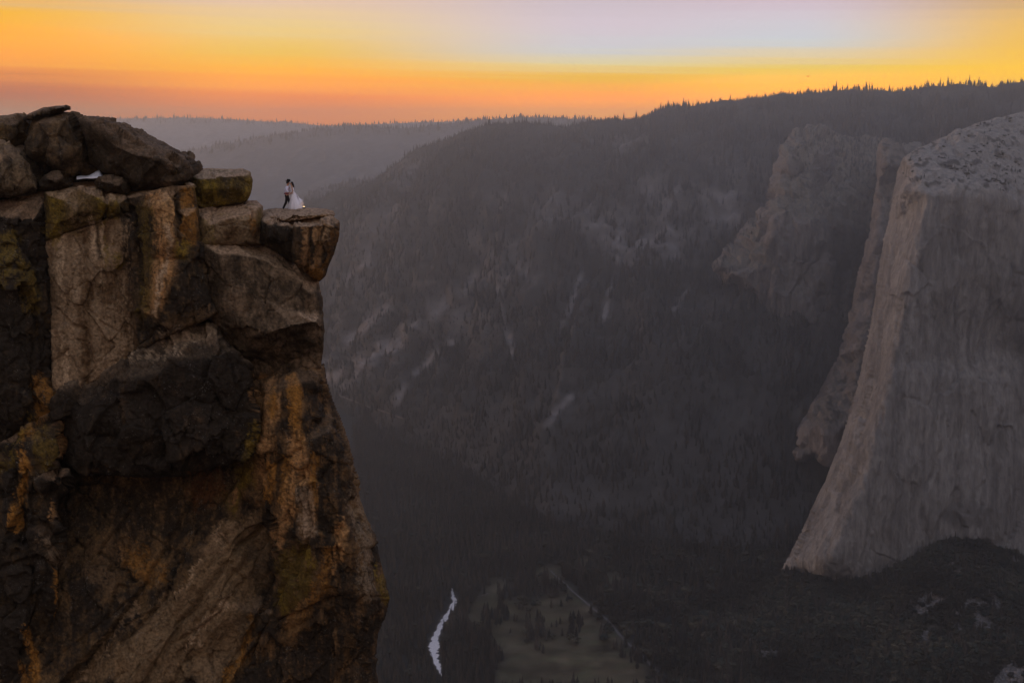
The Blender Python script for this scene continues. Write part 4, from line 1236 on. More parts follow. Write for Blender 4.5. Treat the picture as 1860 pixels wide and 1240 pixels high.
# boulders lying on top of the cliff
BOUL = [
    ('flat long boulder tilted on the top of the pile', [(46, 212), (60, 203), (78, 196), (104, 190), (118, 190), (121, 194), (118, 200), (100, 206), (74, 214), (60, 219), (48, 218)], [(80, 204, -.9), (105, 197, -.7), (60, 212, -.6)],
     dict(Y=75.0, rnd=(10, .7), c=(.10, .075, .055), d=.5)),
    ('big blocky boulder with a squared-off face in the middle of the pile', [(44, 258), (58, 218), (80, 210), (110, 202), (128, 202), (136, 212), (142, 228), (152, 250), (157, 266), (152, 300), (142, 318), (124, 326), (104, 314), (70, 298), (46, 286)],
     [(80, 230, -.8), (120, 215, -.7), (100, 270, -1.2), (140, 255, -.8), (112, 284, -1.3), (145, 275, -.6), (120, 305, -.2), (60, 270, -.8)], dict(Y=75.2, rnd=(16, 1.0), c=(.125, .095, .068), d=.36)),
    ('largest rounded boulder sloping down to the right, over a dark hollow', [(137, 214), (152, 210), (182, 217), (210, 226), (242, 246), (252, 249), (282, 259), (312, 272), (336, 284), (347, 298), (351, 312), (347, 328), (330, 337), (292, 345), (258, 350), (236, 350), (230, 338), (214, 322), (184, 313), (162, 296), (154, 262), (146, 238)],
     [(180, 240, -.6), (166, 262, .2), (200, 260, -.8), (240, 280, -1.3), (290, 290, -1.4), (325, 305, -1.1), (210, 300, -.6), (260, 322, -1.2), (320, 320, -1.1), (280, 334, -.2), (180, 300, .2)], dict(Y=74.6, rnd=(20, 1.2), c=(.105, .078, .062), d=.42)),
    ('ochre-tinged boulder at the left edge behind the others', [(-60, 218), (-20, 212), (10, 209), (30, 206), (46, 208), (52, 216), (54, 226), (48, 262), (30, 276), (0, 278), (-60, 285)], [(0, 230, -.9), (30, 226, -.8), (15, 228, -1.0), (20, 250, -.9), (-20, 260, -1)], dict(Y=75.8, rnd=(14, 1.0), c=(.125, .092, .045), d=.34)),
    ('grey weathered boulder at the left edge in front of the pile', [(-60, 306), (-20, 286), (4, 272), (20, 268), (36, 272), (48, 286), (58, 304), (66, 328), (67, 348), (50, 356), (0, 362), (-60, 366)], [(0, 300, -1.0), (30, 290, -.9), (40, 320, -1.1), (10, 335, -1.3), (-20, 330, -1.2), (55, 340, -.7)], dict(Y=74.0, rnd=(14, .9), c=(.165, .14, .115), d=.3)),
    ('small pale rounded rock at the left edge on top of the grey boulder', [(-40, 262), (-10, 254), (8, 256), (18, 263), (17, 272), (4, 280), (-40, 292)], [(0, 266, -.5), (-15, 270, -.6)], dict(Y=74.6, rnd=(10, .6), c=(.24, .20, .165), d=.12)),
    ('small dark rock wedged under the middle boulder', [(67, 346), (70, 330), (80, 318), (96, 311), (110, 313), (122, 326), (128, 338), (112, 343), (90, 346)], [(90, 326, -.6), (110, 326, -.6), (100, 336, -.7)], dict(Y=74.3, rnd=(10, .6), c=(.075, .058, .042), d=.62)),
    ('small dark mossy rock below the largest boulder', [(171, 330), (178, 320), (200, 317), (222, 321), (231, 332), (233, 352), (226, 356), (200, 350), (174, 342)], [(195, 332, -.6), (220, 335, -.6), (205, 342, -.6)], dict(Y=74.0, rnd=(10, .6), c=(.085, .07, .035), d=.55)),
]
for lab, ol, pts, kw in BOUL:
    c, d = kw.pop('c'), kw.pop('d')
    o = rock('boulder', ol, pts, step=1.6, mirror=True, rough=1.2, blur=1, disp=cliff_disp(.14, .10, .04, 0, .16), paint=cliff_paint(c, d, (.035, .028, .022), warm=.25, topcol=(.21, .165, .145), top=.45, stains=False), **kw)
    tag(o, lab, 'boulder', 'boulders piled on the cliff top')


# ------------------------------------------------------------------ trees
def leaf_mat(name, c0, c1):
    m, nt, b = new_mat(name)
    N, L = nt.nodes, nt.links
    oi = N.new('ShaderNodeObjectInfo')
    mx = N.new('ShaderNodeMix')
    mx.data_type = 'RGBA'
    mx.inputs[6].default_value = (*c0, 1)
    mx.inputs[7].default_value = (*c1, 1)
    L.new(oi.outputs['Random'], mx.inputs[0])
    tc = N.new('ShaderNodeTexCoord')
    n = N.new('ShaderNodeTexNoise')
    n.inputs['Scale'].default_value = 9
    L.new(tc.outputs['Object'], n.inputs['Vector'])
    m2 = N.new('ShaderNodeMix')
    m2.data_type = 'RGBA'
    m2.blend_type = 'MULTIPLY'
    m2.inputs[0].default_value = 0.7
    L.new(mx.outputs[2], m2.inputs[6])
    L.new(n.outputs[0], m2.inputs[7])
    ge = N.new('ShaderNodeNewGeometry')
    n4 = N.new('ShaderNodeTexNoise')
    n4.inputs['Scale'].default_value = 0.006
    n4.inputs['Detail'].default_value = 5
    L.new(ge.outputs['Position'], n4.inputs['Vector'])
    mr = N.new('ShaderNodeMapRange')
    mr.inputs[1].default_value = 0.35
    mr.inputs[2].default_value = 0.65
    mr.inputs[3].default_value = 0.45
    mr.inputs[4].default_value = 1.9
    L.new(n4.outputs[0], mr.inputs[0])
    m5 = N.new('ShaderNodeMix')
    m5.data_type = 'RGBA'
    m5.blend_type = 'MULTIPLY'
    m5.inputs[0].default_value = 1.0
    L.new(m2.outputs[2], m5.inputs[6])
    L.new(mr.outputs[0], m5.inputs[7])
    L.new(m5.outputs[2], b.inputs['Base Color'])
    b.inputs['Roughness'].default_value = 0.9
    b.inputs['Specular IOR Level'].default_value = 0.1
    return m


MAT_PINE = leaf_mat('conifer_needles', (0.008, 0.013, 0.014), (0.052, 0.040, 0.032))
MAT_OAK = leaf_mat('oak_leaves', (0.012, 0.020, 0.018), (0.055, 0.046, 0.030))
MAT_BARK = plain('bark', (0.09, 0.06, 0.045), 0.95, 0.1)


def conifer_geo(seed, tiers=9, seg=9, wid=0.15, z0=0.10):
    r = np.random.default_rng(seed)
    V, T = [], []
    lean = r.normal(0, 0.012, 2)
    for k in range(tiers):
        t = k / (tiers - 1)
        zb = z0 + (0.93 - z0) * t ** 0.95
        zt = min(1.0, zb + (0.20 - 0.09 * t)) if k < tiers - 1 else 1.0
        rad = wid * (1 - 0.93 * t ** 1.15) * r.uniform(0.78, 1.18)
        if k == 0:
            rad *= 0.75
        off = r.normal(0, 0.008, 2) + lean * t * 4
        b = len(V)
        V.append((off[0], off[1], zt))
        ph = r.uniform(0, 6.28)
        for j in range(seg * 2):
            a = ph + math.pi * j / seg
            q = rad * (r.uniform(0.85, 1.25) if j % 2 == 0 else r.uniform(0.35, 0.6))
            V.append((off[0] + math.cos(a) * q, off[1] + math.sin(a) * q, zb - (0.02 if j % 2 == 0 else -0.03) - r.uniform(0, 0.025)))
        for j in range(seg * 2):
            T.append((b, b + 1 + j, b + 1 + (j + 1) % (seg * 2)))
    return np.array(V), np.array(T)


def trunk_geo(h=0.95, r0=0.018, seg=6):
    V, T = [], []
    for z, r in ((0, r0 * 1.4), (0.06, r0), (h, r0 * 0.25)):
        for j in range(seg):
            a = 2 * math.pi * j / seg
            V.append((r * math.cos(a), r * math.sin(a), z))
    for k in range(2):
        for j in range(seg):
            a, b = k * seg + j, k * seg + (j + 1) % seg
            T += [(a, b, b + seg), (a, b + seg, a + seg)]
    return np.array(V), np.array(T)


def oak_geo(seed, lumps=9):
    r = np.random.default_rng(seed)
    V, T = [], []
    ph = (1 + 5 ** 0.5) / 2
    ico = np.array([(-1, ph, 0), (1, ph, 0), (-1, -ph, 0), (1, -ph, 0), (0, -1, ph), (0, 1, ph), (0, -1, -ph), (0, 1, -ph), (ph, 0, -1), (ph, 0, 1), (-ph, 0, -1), (-ph, 0, 1)], float) / 1.9
    fc = [(0, 11, 5), (0, 5, 1), (0, 1, 7), (0, 7, 10), (0, 10, 11), (1, 5, 9), (5, 11, 4), (11, 10, 2), (10, 7, 6), (7, 1, 8), (3, 9, 4), (3, 4, 2), (3, 2, 6), (3, 6, 8), (3, 8, 9), (4, 9, 5), (2, 4, 11), (6, 2, 10), (8, 6, 7), (9, 8, 1)]
    for k in range(lumps):
        a = r.uniform(0, 6.28)
        d = r.uniform(0.05, 0.30)
        c = np.array([math.cos(a) * d, math.sin(a) * d, r.uniform(0.38, 0.82)])
        s = r.uniform(0.14, 0.24)
        b = len(V)
        for v in ico:
            V.append(tuple(c + v * s * r.uniform(0.7, 1.3, 3) * [1, 1, 0.8]))
        T += [(b + f[0], b + f[1], b + f[2]) for f in fc]
    # loose leaf sprays that break the outline
    for k in range(70):
        u = r.normal(size=3)
        u /= np.linalg.norm(u)
        c = np.array([0, 0, 0.6]) + u * np.array([0.42, 0.42, 0.32]) * r.uniform(0.8, 1.08)
        b = len(V)
        for _ in range(3):
            V.append(tuple(c + r.normal(0, 0.045, 3)))
        T.append((b, b + 1, b + 2))
    return np.array(V), np.array(T)


def tree_mesh(name, geo, mat, trunk_h, trunk_r):
    V, T = geo
    tv, tt = trunk_geo(trunk_h, trunk_r)
    me = mesh_np(name, np.concatenate([V, tv]), np.concatenate([T, tt + len(V)]), mat, smooth=False, link=False)
    me.materials.append(MAT_BARK)
    mi = np.zeros(len(me.polygons), np.int32)
    mi[len(T):] = 1
    me.polygons.foreach_set('material_index', mi)
    return me


PINES = [tree_mesh('pine_tree', conifer_geo(40 + k, wid=w), MAT_PINE, 0.95, 0.017) for k, w in enumerate((0.13, 0.16, 0.115))]
OAKS = [tree_mesh('oak_tree', oak_geo(60 + k), MAT_OAK, 0.55, 0.035) for k in range(2)]
N_TREE = {}


def plant(name, me, loc, h, wide=1.0, label=None, cat='tree', group=None):
    o = bpy.data.objects.new(name, me)
    COL.objects.link(o)
    o.location = loc
    o.rotation_euler = (random.gauss(0, 0.02), random.gauss(0, 0.02), random.uniform(0, 6.28))
    o.scale = (h * wide, h * wide, h)
    tag(o, label, cat, group)
    return o


def split_tree(name, kind, loc, h, wide, label, group):
    """a tree near enough to tell trunk from crown"""
    t = empty(name, loc)
    t.rotation_euler = (0, 0, random.uniform(0, 6.28))
    t.scale = (h * wide, h * wide, h)
    tag(t, label, 'tree', group)
    for nm, me in (('trunk', kind[0]), ('crown', kind[1])):
        o = bpy.data.objects.new(nm, me)
        COL.objects.link(o)
        o.parent = t
    return t


def parts_of(geo, mat, th, tr):
    tv, tt = trunk_geo(th, tr)
    return (mesh_np('trunk', tv, tt, MAT_BARK, link=False), mesh_np('crown', geo[0], geo[1], mat, smooth=False, link=False))


PINE_PARTS = [parts_of(conifer_geo(80 + k, 11, 11, w * 1.55, z), MAT_PINE, 0.95, 0.016) for k, (w, z) in enumerate(((0.12, .12), (0.15, .08), (0.10, .18)))]
OAK_PARTS = [parts_of(oak_geo(90 + k, 12), MAT_OAK, 0.55, 0.035) for k in range(2)]

used_spots = []


def scatter_zone(poly, n, seed, min_px=3.4):
    r = np.random.default_rng(seed)
    pa = np.array(poly, float)
    out = []
    tries = 0
    while len(out) < n and tries < 8000:
        tries += 1
        x, y = r.uniform(pa[:, 0].min(), pa[:, 0].max()), r.uniform(pa[:, 1].min(), pa[:, 1].max())
        if poly_mask(np.array([x]), np.array([y]), poly, 0.5)[0] < 0.5:
            continue
        if any((x - a) ** 2 + (2.2 * (y - b)) ** 2 < min_px ** 2 for a, b in used_spots):
            continue
        _, rv, rd = floor_masks(np.array([x]), np.array([y]))
        if rv[0] > 0 or rd[0] > 0:
            continue
        used_spots.append((x, y))
        out.append((x, y))
    return out


ZONES = [
    # picture polygon, how many, label, group, oak share, height range
    ([(868, 1120), (885, 1105), (895, 1135), (890, 1172), (872, 1165)], 22, 'conifer in the dark clump at the left of the meadow', 'conifers in the clump at the left of the meadow', 0.1, (24, 38)),
    ([(895, 1095), (915, 1090), (925, 1125), (905, 1140), (892, 1125)], 18, 'conifer in the clump near the upper left of the meadow', 'conifers in the clump at the upper left of the meadow', 0.1, (24, 36)),
    ([(955, 1135), (975, 1125), (990, 1150), (985, 1180), (962, 1182)], 22, 'tall dark conifer in the clump in the middle of the meadow', 'conifers in the clump in the middle of the meadow', 0.0, (28, 40)),
    ([(1032, 1130), (1050, 1115), (1062, 1140), (1055, 1174), (1034, 1172)], 17, 'dark conifer in the clump at the right of the meadow', 'conifers in the clump at the right of the meadow', 0.15, (24, 38)),
    ([(1070, 1110), (1100, 1112), (1150, 1170), (1188, 1215), (1165, 1222), (1092, 1165)], 34, 'conifer between the meadow and the road', 'conifers between the meadow and the road', 0.2, (20, 32)),
    ([(915, 1110), (1030, 1100), (1035, 1150), (1000, 1200), (920, 1190)], 24, 'lone small conifer standing on the open meadow', 'lone conifers on the open meadow', 0.2, (12, 24)),
    ([(910, 1075), (1000, 1080), (1030, 1065), (1040, 1100), (960, 1112), (915, 1098)], 30, 'tree in the grove along the upper edge of the meadow', 'trees in the grove along the upper edge of the meadow', 0.5, (18, 32)),
    ([(815, 1130), (860, 1125), (875, 1165), (890, 1195), (880, 1240), (830, 1240), (806, 1190)], 60, 'conifer between the river and the meadow', 'conifers between the river and the meadow', 0.15, (24, 40)),
    ([(700, 1120), (780, 1100), (772, 1180), (785, 1240), (690, 1240)], 34, 'conifer in the dark woods left of the river', 'conifers in the woods left of the river', 0.1, (24, 40)),
    ([(830, 1045), (865, 1060), (860, 1110), (830, 1110)], 16, 'conifer beside the upper bend of the river', 'conifers by the upper bend of the river', 0.1, (22, 36)),
    ([(890, 1250), (1200, 1250), (1200, 1272), (880, 1272)], 52, 'dark conifer along the near edge of the meadow', 'conifers along the near edge of the meadow', 0.12, (22, 40)),
    ([(1150, 1165), (1200, 1150), (1260, 1180), (1262, 1250), (1222, 1235), (1190, 1195)], 40, 'tree beside the lower stretch of the valley road', 'trees beside the lower road', 0.5, (16, 28)),
]
for zi, (pl, n, lab, grp, oak, hr) in enumerate(ZONES):
    pts = scatter_zone(pl, n, 100 + zi)
    if not pts:
        continue
    W = on_floor(np.array([p[0] for p in pts]), np.array([p[1] for p in pts]))
    for w in W:
        ok = random.random() < oak
        h = random.uniform(*hr) * (0.62 if ok else 1.0)
        kind = random.choice(OAK_PARTS) if ok else random.choice(PINE_PARTS)
        split_tree('pine_tree' if not ok else 'oak_tree', kind, (w[0], w[1], w[2] - 0.3), h, random.uniform(.85, 1.25) * (1.3 if ok else 1.0),
                   lab.replace('tall dark conifer', 'rounded tree').replace('dark conifer', 'rounded tree').replace('conifer', 'rounded tree') if ok else lab,
                   grp.replace('conifers', 'rounded trees') if ok else grp)
NEAR_W = None


# skyline firs along the crest of the main wall
def grid_at(W, iu, iv):
    i0, j0 = np.floor(iv).astype(int), np.floor(iu).astype(int)
    i0 = np.clip(i0, 0, W.shape[0] - 2)
    j0 = np.clip(j0, 0, W.shape[1] - 2)
    fv, fu = (iv - i0), (iu - j0)
    if W.ndim == 3:
        fv, fu = fv[:, None], fu[:, None]
    return (W[i0, j0] * (1 - fu) + W[i0, j0 + 1] * fu) * (1 - fv) + (W[i0 + 1, j0] * (1 - fu) + W[i0 + 1, j0 + 1] * fu) * fv


# per column: the row that stands highest in the picture
gpx, gpy = proj(WALL.reshape(-1, 3))
gpy = gpy.reshape(WALL.shape[:2])
crest = gpy.argmin(0)
_rs = np.random.default_rng(1)
_cx = np.concatenate([_rs.uniform(1085, 1858, 700), _rs.uniform(720, 1085, 320)])
_cx = _cx[perlin(P3(_cx / 26, 0.4, 7.7)) + 0.6 * perlin(P3(_cx / 9, 3.4, 7.7)) > _rs.uniform(-0.25, 0.75, len(_cx))]
sky_x = np.sort(_rs.permutation(_cx)[:240])
for x in sky_x:
    j = (x - PXS[0]) / 4.0
    i = float(crest[int(round(j))]) + random.uniform(-1.2, 0.2)
    w = grid_at(WALL, np.array([j]), np.array([i]))[0]
    h = min(46, max(11, random.lognormvariate(math.log(20), 0.45)))
    if x < 1085:
        lab, grp = 'dark fir on the lower left shoulder of the wooded ridge', 'firs on the left shoulder of the ridge'
    else:
        lab, grp = 'dark fir on the ridge crest against the orange sky', 'firs on the ridge crest against the sky'
    plant('fir_tree', random.choice(PINES), (w[0], w[1], w[2] - 0.5), h, random.uniform(0.75, 1.25), lab, 'tree', grp)

# shrubs and small pines on the bald dome of the monolith
bpy.context.view_layer.update()
bm_mono = BVHTree.FromObject(monolith, bpy.context.evaluated_depsgraph_get())
cnt = 0
r = np.random.default_rng(21)
DOME = [(1640, 330), (1640, 292), (1668, 272), (1735, 243), (1800, 220), (1862, 207), (1862, 362), (1800, 342), (1740, 334)]
while cnt < 200:
    x, y = r.uniform(1632, 1862), r.uniform(206, 365)
    if poly_mask(np.array([x]), np.array([y]), DOME, .5)[0] < .5 or perlin(np.array([[x / 34, y / 15, 2.2]]))[0] < r.uniform(-0.1, 0.35):
        continue
    hit = bm_mono.ray_cast(Vector((0, 0, 0)), Vector(unproj(x, y, 1.0)).normalized())
    cnt += 1
    if hit[0] is None:
        continue
    p = hit[0]
    if r.uniform() < 0.7:
        plant('shrub', random.choice(OAKS), (p.x, p.y + 2, p.z - 2.0), r.uniform(3, 8), r.uniform(1.0, 1.9), 'dark shrub growing on the bare dome of the monolith', 'shrub', 'shrubs on the bare dome')
    else:
        plant('pine_tree', random.choice(PINES), (p.x, p.y + 2, p.z - 1.5), r.uniform(8, 15), 1.4, 'small dark pine rooted on the bare dome of the monolith', 'tree', 'pines on the bare dome')


# ------------------------------------------------------------------ the forests: points carrying instances
def forest(name, pts, size, idx, label, protos, wide):
    me = bpy.data.meshes.new(name)
    me.vertices.add(len(pts))
    me.vertices.foreach_set('co', np.asarray(pts, np.float32).ravel())
    n = len(pts)
    rg = np.random.default_rng(n)
    for nm, ty, arr in (('size', 'FLOAT', size), ('wide', 'FLOAT', wide), ('turn', 'FLOAT', rg.uniform(0, 6.28, n)), ('pick', 'INT', idx)):
        a = me.attributes.new(nm, ty, 'POINT')
        a.data.foreach_set('value', np.asarray(arr, np.float32 if ty == 'FLOAT' else np.int32))
    o = bpy.data.objects.new(name, me)
    COL.objects.link(o)
    ng = bpy.data.node_groups.new(name, 'GeometryNodeTree')
    ng.interface.new_socket('Geometry', in_out='INPUT', socket_type='NodeSocketGeometry')
    ng.interface.new_socket('Geometry', in_out='OUTPUT', socket_type='NodeSocketGeometry')
    N, L = ng.nodes, ng.links
    gi, go = N.new('NodeGroupInput'), N.new('NodeGroupOutput')
    iop = N.new('GeometryNodeInstanceOnPoints')
    jn = N.new('GeometryNodeJoinGeometry')
    for p in reversed(protos):
        inf = N.new('GeometryNodeObjectInfo')
        inf.inputs['Object'].default_value = p
        inf.inputs['As Instance'].default_value = True
        L.new(inf.outputs['Geometry'], jn.inputs[0])

    def at(nm, ty):
        q = N.new('GeometryNodeInputNamedAttribute')
        q.data_type = ty
        q.inputs['Name'].default_value = nm
        return q.outputs['Attribute']
    L.new(gi.outputs[0], iop.inputs['Points'])
    L.new(jn.outputs[0], iop.inputs['Instance'])
    iop.inputs['Pick Instance'].default_value = True
    L.new(at('pick', 'INT'), iop.inputs['Instance Index'])
    cr = N.new('ShaderNodeCombineXYZ')
    L.new(at('turn', 'FLOAT'), cr.inputs[2])
    L.new(cr.outputs[0], iop.inputs['Rotation'])
    cs = N.new('ShaderNodeCombineXYZ')
    w_ = at('wide', 'FLOAT')
    L.new(w_, cs.inputs[0])
    L.new(w_, cs.inputs[1])
    L.new(at('size', 'FLOAT'), cs.inputs[2])
    L.new(cs.outputs[0], iop.inputs['Scale'])
    L.new(iop.outputs[0], go.inputs[0])
    md = o.modifiers.new('scatter', 'NODES')
    md.node_group = ng
    tag(o, label, kind='stuff')
    return o


# one visible tree of each kind, standing in the wood left of the river, lends its mesh to the forests
PROTO = []
for k, (me, x, y) in enumerate(((PINES[0], 742, 1090), (PINES[1], 720, 1080), (PINES[2], 765, 1085), (OAKS[0], 1285, 1150), (OAKS[1], 1310, 1190))):
    w = on_floor(np.array([x]), np.array([y]))[0]
    PROTO.append(plant('pine_tree' if k < 3 else 'oak_tree', me, (w[0], w[1], w[2]), 30.0 if k < 3 else 15.0, 1.0,
                       'conifer in the dark woods left of the river' if k < 3 else 'rounded tree in the dark woods right of the road', 'tree', 'conifers in the woods left of the river' if k < 3 else 'rounded trees in the woods right of the road'))


def scatter_grid(W, T, n, seed, vmin=0, vmax=None):
    """random points over a terrain grid, by area and by the grid's tree mask"""
    rg = np.random.default_rng(seed)
    a = np.linalg.norm(np.cross(W[1:, :-1] - W[:-1, :-1], W[:-1, 1:] - W[:-1, :-1]), axis=-1)
    p = (a * T[:-1, :-1])
    if vmin:
        p[:vmin] = 0
    if vmax:
        p[vmax:] = 0
    p = p.ravel() / p.sum()
    c = rg.choice(len(p), n, p=p)
    i, j = c // (W.shape[1] - 1), c % (W.shape[1] - 1)
    return grid_at(W, j + rg.uniform(0, 1, n), i + rg.uniform(0, 1, n)), rg


allp, alls, alli, allw = [], [], [], []
# far wall
P_, rg = scatter_grid(WALL, WALL_TREE, 95000, 5, 0, 212)
px, py = proj(P_)
ok = (px > 540) & (px < 1880)
P_ = P_[ok]
hh = np.clip(rg.lognormal(math.log(20), 0.42, len(P_)), 6, 44)
hh = np.clip(hh * (1.0 + 1.1 * fbm(P_ / 170 + 5, 3)), 5, 46)
hh = np.where(py[ok] < np.interp(px[ok], [q[0] for q in RIM], [q[1] for q in RIM]) + 14, hh * 0.6, hh)
allp.append(P_ - [0, 0, 0.6]); alls.append(hh); alli.append(rg.integers(0, 3, len(P_))); allw.append(hh * rg.uniform(.9, 1.5, len(P_)))
# valley floor
rg = np.random.default_rng(77)
xy = np.stack([rg.uniform(-1300, 1500, 62000), rg.uniform(2250, 4700, 62000)], 1)
W_ = np.stack([xy[:, 0], xy[:, 1], floor_z(xy[:, 0], xy[:, 1])], 1)
px, py = proj(W_)
md, rv, rd = floor_masks(px, py)
ok = (px > 640) & (px < 1560) & (py < 1275) & (md < rg.uniform(0.15, 0.75, len(md))) & (rv == 0) & (rd == 0)
dr, _ = seg_dist(px, py, [(q[0], q[1]) for q in RIVER], False)
ok &= ~((dr < 14) & (py > 1070) & (rg.uniform(size=len(px)) < .55))
W_ = W_[ok]
hh = np.clip(rg.lognormal(math.log(27), 0.3, len(W_)), 9, 44)
ii = rg.integers(0, 3, len(W_))
oakm = (rg.uniform(size=len(W_)) < np.where(proj(W_)[0] > 1080, .35, .08))
ii[oakm] = 3 + rg.integers(0, 2, oakm.sum())
hh[oakm] *= 0.55
allp.append(W_ - [0, 0, 0.5]); alls.append(hh); alli.append(ii); allw.append(hh * np.where(oakm, 1.3, 1.0) * rg.uniform(.85, 1.3, len(W_)))
forest('conifer_forest', np.concatenate(allp), np.concatenate(alls), np.concatenate(alli), 'dense conifer forest covering the valley floor and far wall', PROTO, np.concatenate(allw))
# talus slope wood
P_, rg = scatter_grid(TAL, TAL_TREE, 15000, 9, 4, 91)
px, py = proj(P_)
ok = (px > 1180) & (px < 1900) & (py < 1300)
P_ = P_[ok]
isoak = rg.uniform(size=len(P_)) < 0.62
hh = np.where(isoak, rg.uniform(7, 17, len(P_)), rg.uniform(10, 30, len(P_)))
forest('talus_woods', P_ - [0, 0, .5], hh, np.where(isoak, 3 + rg.integers(0, 2, len(P_)), rg.integers(0, 3, len(P_))), 'oak and conifer woods on the talus below the monolith', PROTO,
       hh * np.where(isoak, rg.uniform(1.0, 1.7, len(P_)), rg.uniform(.9, 1.2, len(P_))))
# trees rooted on the brow, ledges and foot of the cliff behind the monolith
bm_amph = BVHTree.FromObject(amph, bpy.context.evaluated_depsgraph_get())
bm_pil = BVHTree.FromObject(pil, bpy.context.evaluated_depsgraph_get())
CP_ = []
FOOT = [(1300, 480), (1318, 512), (1350, 540), (1376, 578), (1405, 606), (1440, 602), (1490, 618), (1560, 640)]
BROW = [(1470, 232), (1640, 262), (1640, 330), (1590, 330), (1500, 290), (1460, 250)]
BENCH = [(1300, 470), (1340, 428), (1400, 350), (1415, 365), (1350, 450), (1310, 490)]
while len(CP_) < 900:
    x, y = r.uniform(1290, 1650), r.uniform(225, 655)
    a_ = np.array([x]), np.array([y])
    w_ = line_mask(*a_, FOOT, 26)[0] + 0.8 * poly_mask(*a_, BROW, 4)[0] + 0.25 * poly_mask(*a_, BENCH, 4)[0]
    if y < 330 and x > 1430:
        w_ = max(w_, 0.25)
    if r.uniform() > w_:
        continue
    hit = bm_amph.ray_cast(Vector((0, 0, 0)), Vector(unproj(x, y, 1.0)).normalized())
    CP_.append(tuple(hit[0]) if hit[0] else (0, 4000, -900))
CP_ = np.array(CP_)
CP_ = CP_[CP_[:, 2] > -880]
hh = r.uniform(9, 24, len(CP_))
forest('cliff_trees', CP_ - [0, 0, 2], hh, r.integers(0, 3, len(CP_)), 'conifers on the brow and foot of the hazy cliff behind the monolith', PROTO, hh * r.uniform(1.0, 1.7, len(CP_)))
# hazy far ridges
RP = []
for (o, W, T), n, sd_ in ((R1, 1500, 1), (R2, 2600, 2), (R3, 1500, 3)):
    P_, rg = scatter_grid(W, T, n, sd_, 38)
    RP.append(P_)
RP = np.concatenate(RP)
px, py = proj(RP)
RP = RP[(px > 170) & (px < 1300)]
hh = np.clip(rg.lognormal(math.log(26), 0.35, len(RP)), 10, 52)
forest('ridge_forest', RP - [0, 0, .6], hh, rg.integers(0, 3, len(RP)), 'conifer forest on the hazy far ridges', PROTO, hh * rg.uniform(1., 1.7, len(RP)))
# boulders strewn over the pale rockfall
def stone_mesh():
    rr = np.random.default_rng(4)
    V, T = oak_geo(3, 1)
    V, T = V[:12], T[:20]
    V = (V - V.mean(0))
    V = V / np.abs(V).max() * rr.uniform(.8, 1.2, (12, 1))
    return mesh_np('stone', V, T, plain('rockfall_granite', (0.13, 0.115, 0.11), .95, .15), smooth=False, link=False)


P_, rg = scatter_grid(TAL, (TAL_TREE < 0.6).astype(float) + 1e-6, 3500, 19, 4, 91)
px, py = proj(P_)
P_ = P_[(px > 1200) & (px < 1880) & (py < 1280)]
st = plant('stone', stone_mesh(), tuple(P_[0]), 3.0, 1.2, 'pale block of rockfall on the talus slope', 'stone', None)
forest('rockfall', P_[1:], rg.lognormal(math.log(1.5), .6, len(P_) - 1), np.zeros(len(P_) - 1), 'pale boulders strewn over the talus', [st], rg.lognormal(math.log(1.8), .5, len(P_) - 1))


# ------------------------------------------------------------------ the couple on the ledge
M_SKIN = plain('skin', (0.42, 0.22, 0.14), 0.6, 0.3)
M_SHIRT = plain('shirt_cotton', (0.66, 0.62, 0.72), 0.8, 0.2)
M_TROUS = plain('trouser_wool', (0.018, 0.015, 0.016), 0.9, 0.2)
M_SASH = plain('burgundy_satin', (0.22, 0.03, 0.06), 0.5, 0.4)
M_HAT = plain('hat_felt', (0.012, 0.010, 0.010), 0.9, 0.1)
M_HAIR = plain('dark_hair', (0.010, 0.007, 0.006), 0.6, 0.3)
M_SHOE = plain('shoe_leather', (0.015, 0.012, 0.012), 0.4, 0.4)
M_LACE = plain('lace_dress', (0.72, 0.66, 0.68), 0.75, 0.2, bump=(26.0, 0.5, 0.02))
M_LAMP = plain('lamp_body', (0.03, 0.03, 0.03), 0.5)
M_GLOW = plain('lamp_front', (1, .8, .5), 0.5, emit=(1.0, 0.66, 0.30), estr=2.2)


def skin_mesh(name, joints, bones, mat, parent, root=0, sub=2):
    """joints: (x, y, z, radius) -> one smooth continuous surface"""
    me = bpy.data.meshes.new(name)
    me.from_pydata([j[:3] for j in joints], bones, [])
    o = bpy.data.objects.new(name, me)
    COL.objects.link(o)
    md = o.modifiers.new('skin', 'SKIN')
    md.use_smooth_shade = True
    lay = me.skin_vertices
    if not lay:
        with bpy.context.temp_override(object=o, active_object=o):
            bpy.ops.mesh.customdata_skin_add()
        lay = me.skin_vertices
    for k, j in enumerate(joints):
        rr = j[3] if isinstance(j[3], tuple) else (j[3], j[3])
        lay[0].data[k].radius = rr
        lay[0].data[k].use_root = (k == root)
    s = o.modifiers.new('smooth', 'SUBSURF')
    s.levels = s.render_levels = sub
    dg = bpy.context.evaluated_depsgraph_get()
    dg.update()
    m2 = bpy.data.meshes.new_from_object(o.evaluated_get(dg))
    o.modifiers.clear()
    o.data = m2
    m2.name = name
    m2.materials.clear()
    m2.materials.append(mat)
    m2.polygons.foreach_set('use_smooth', np.ones(len(m2.polygons), bool))
    o.parent = parent
    return o


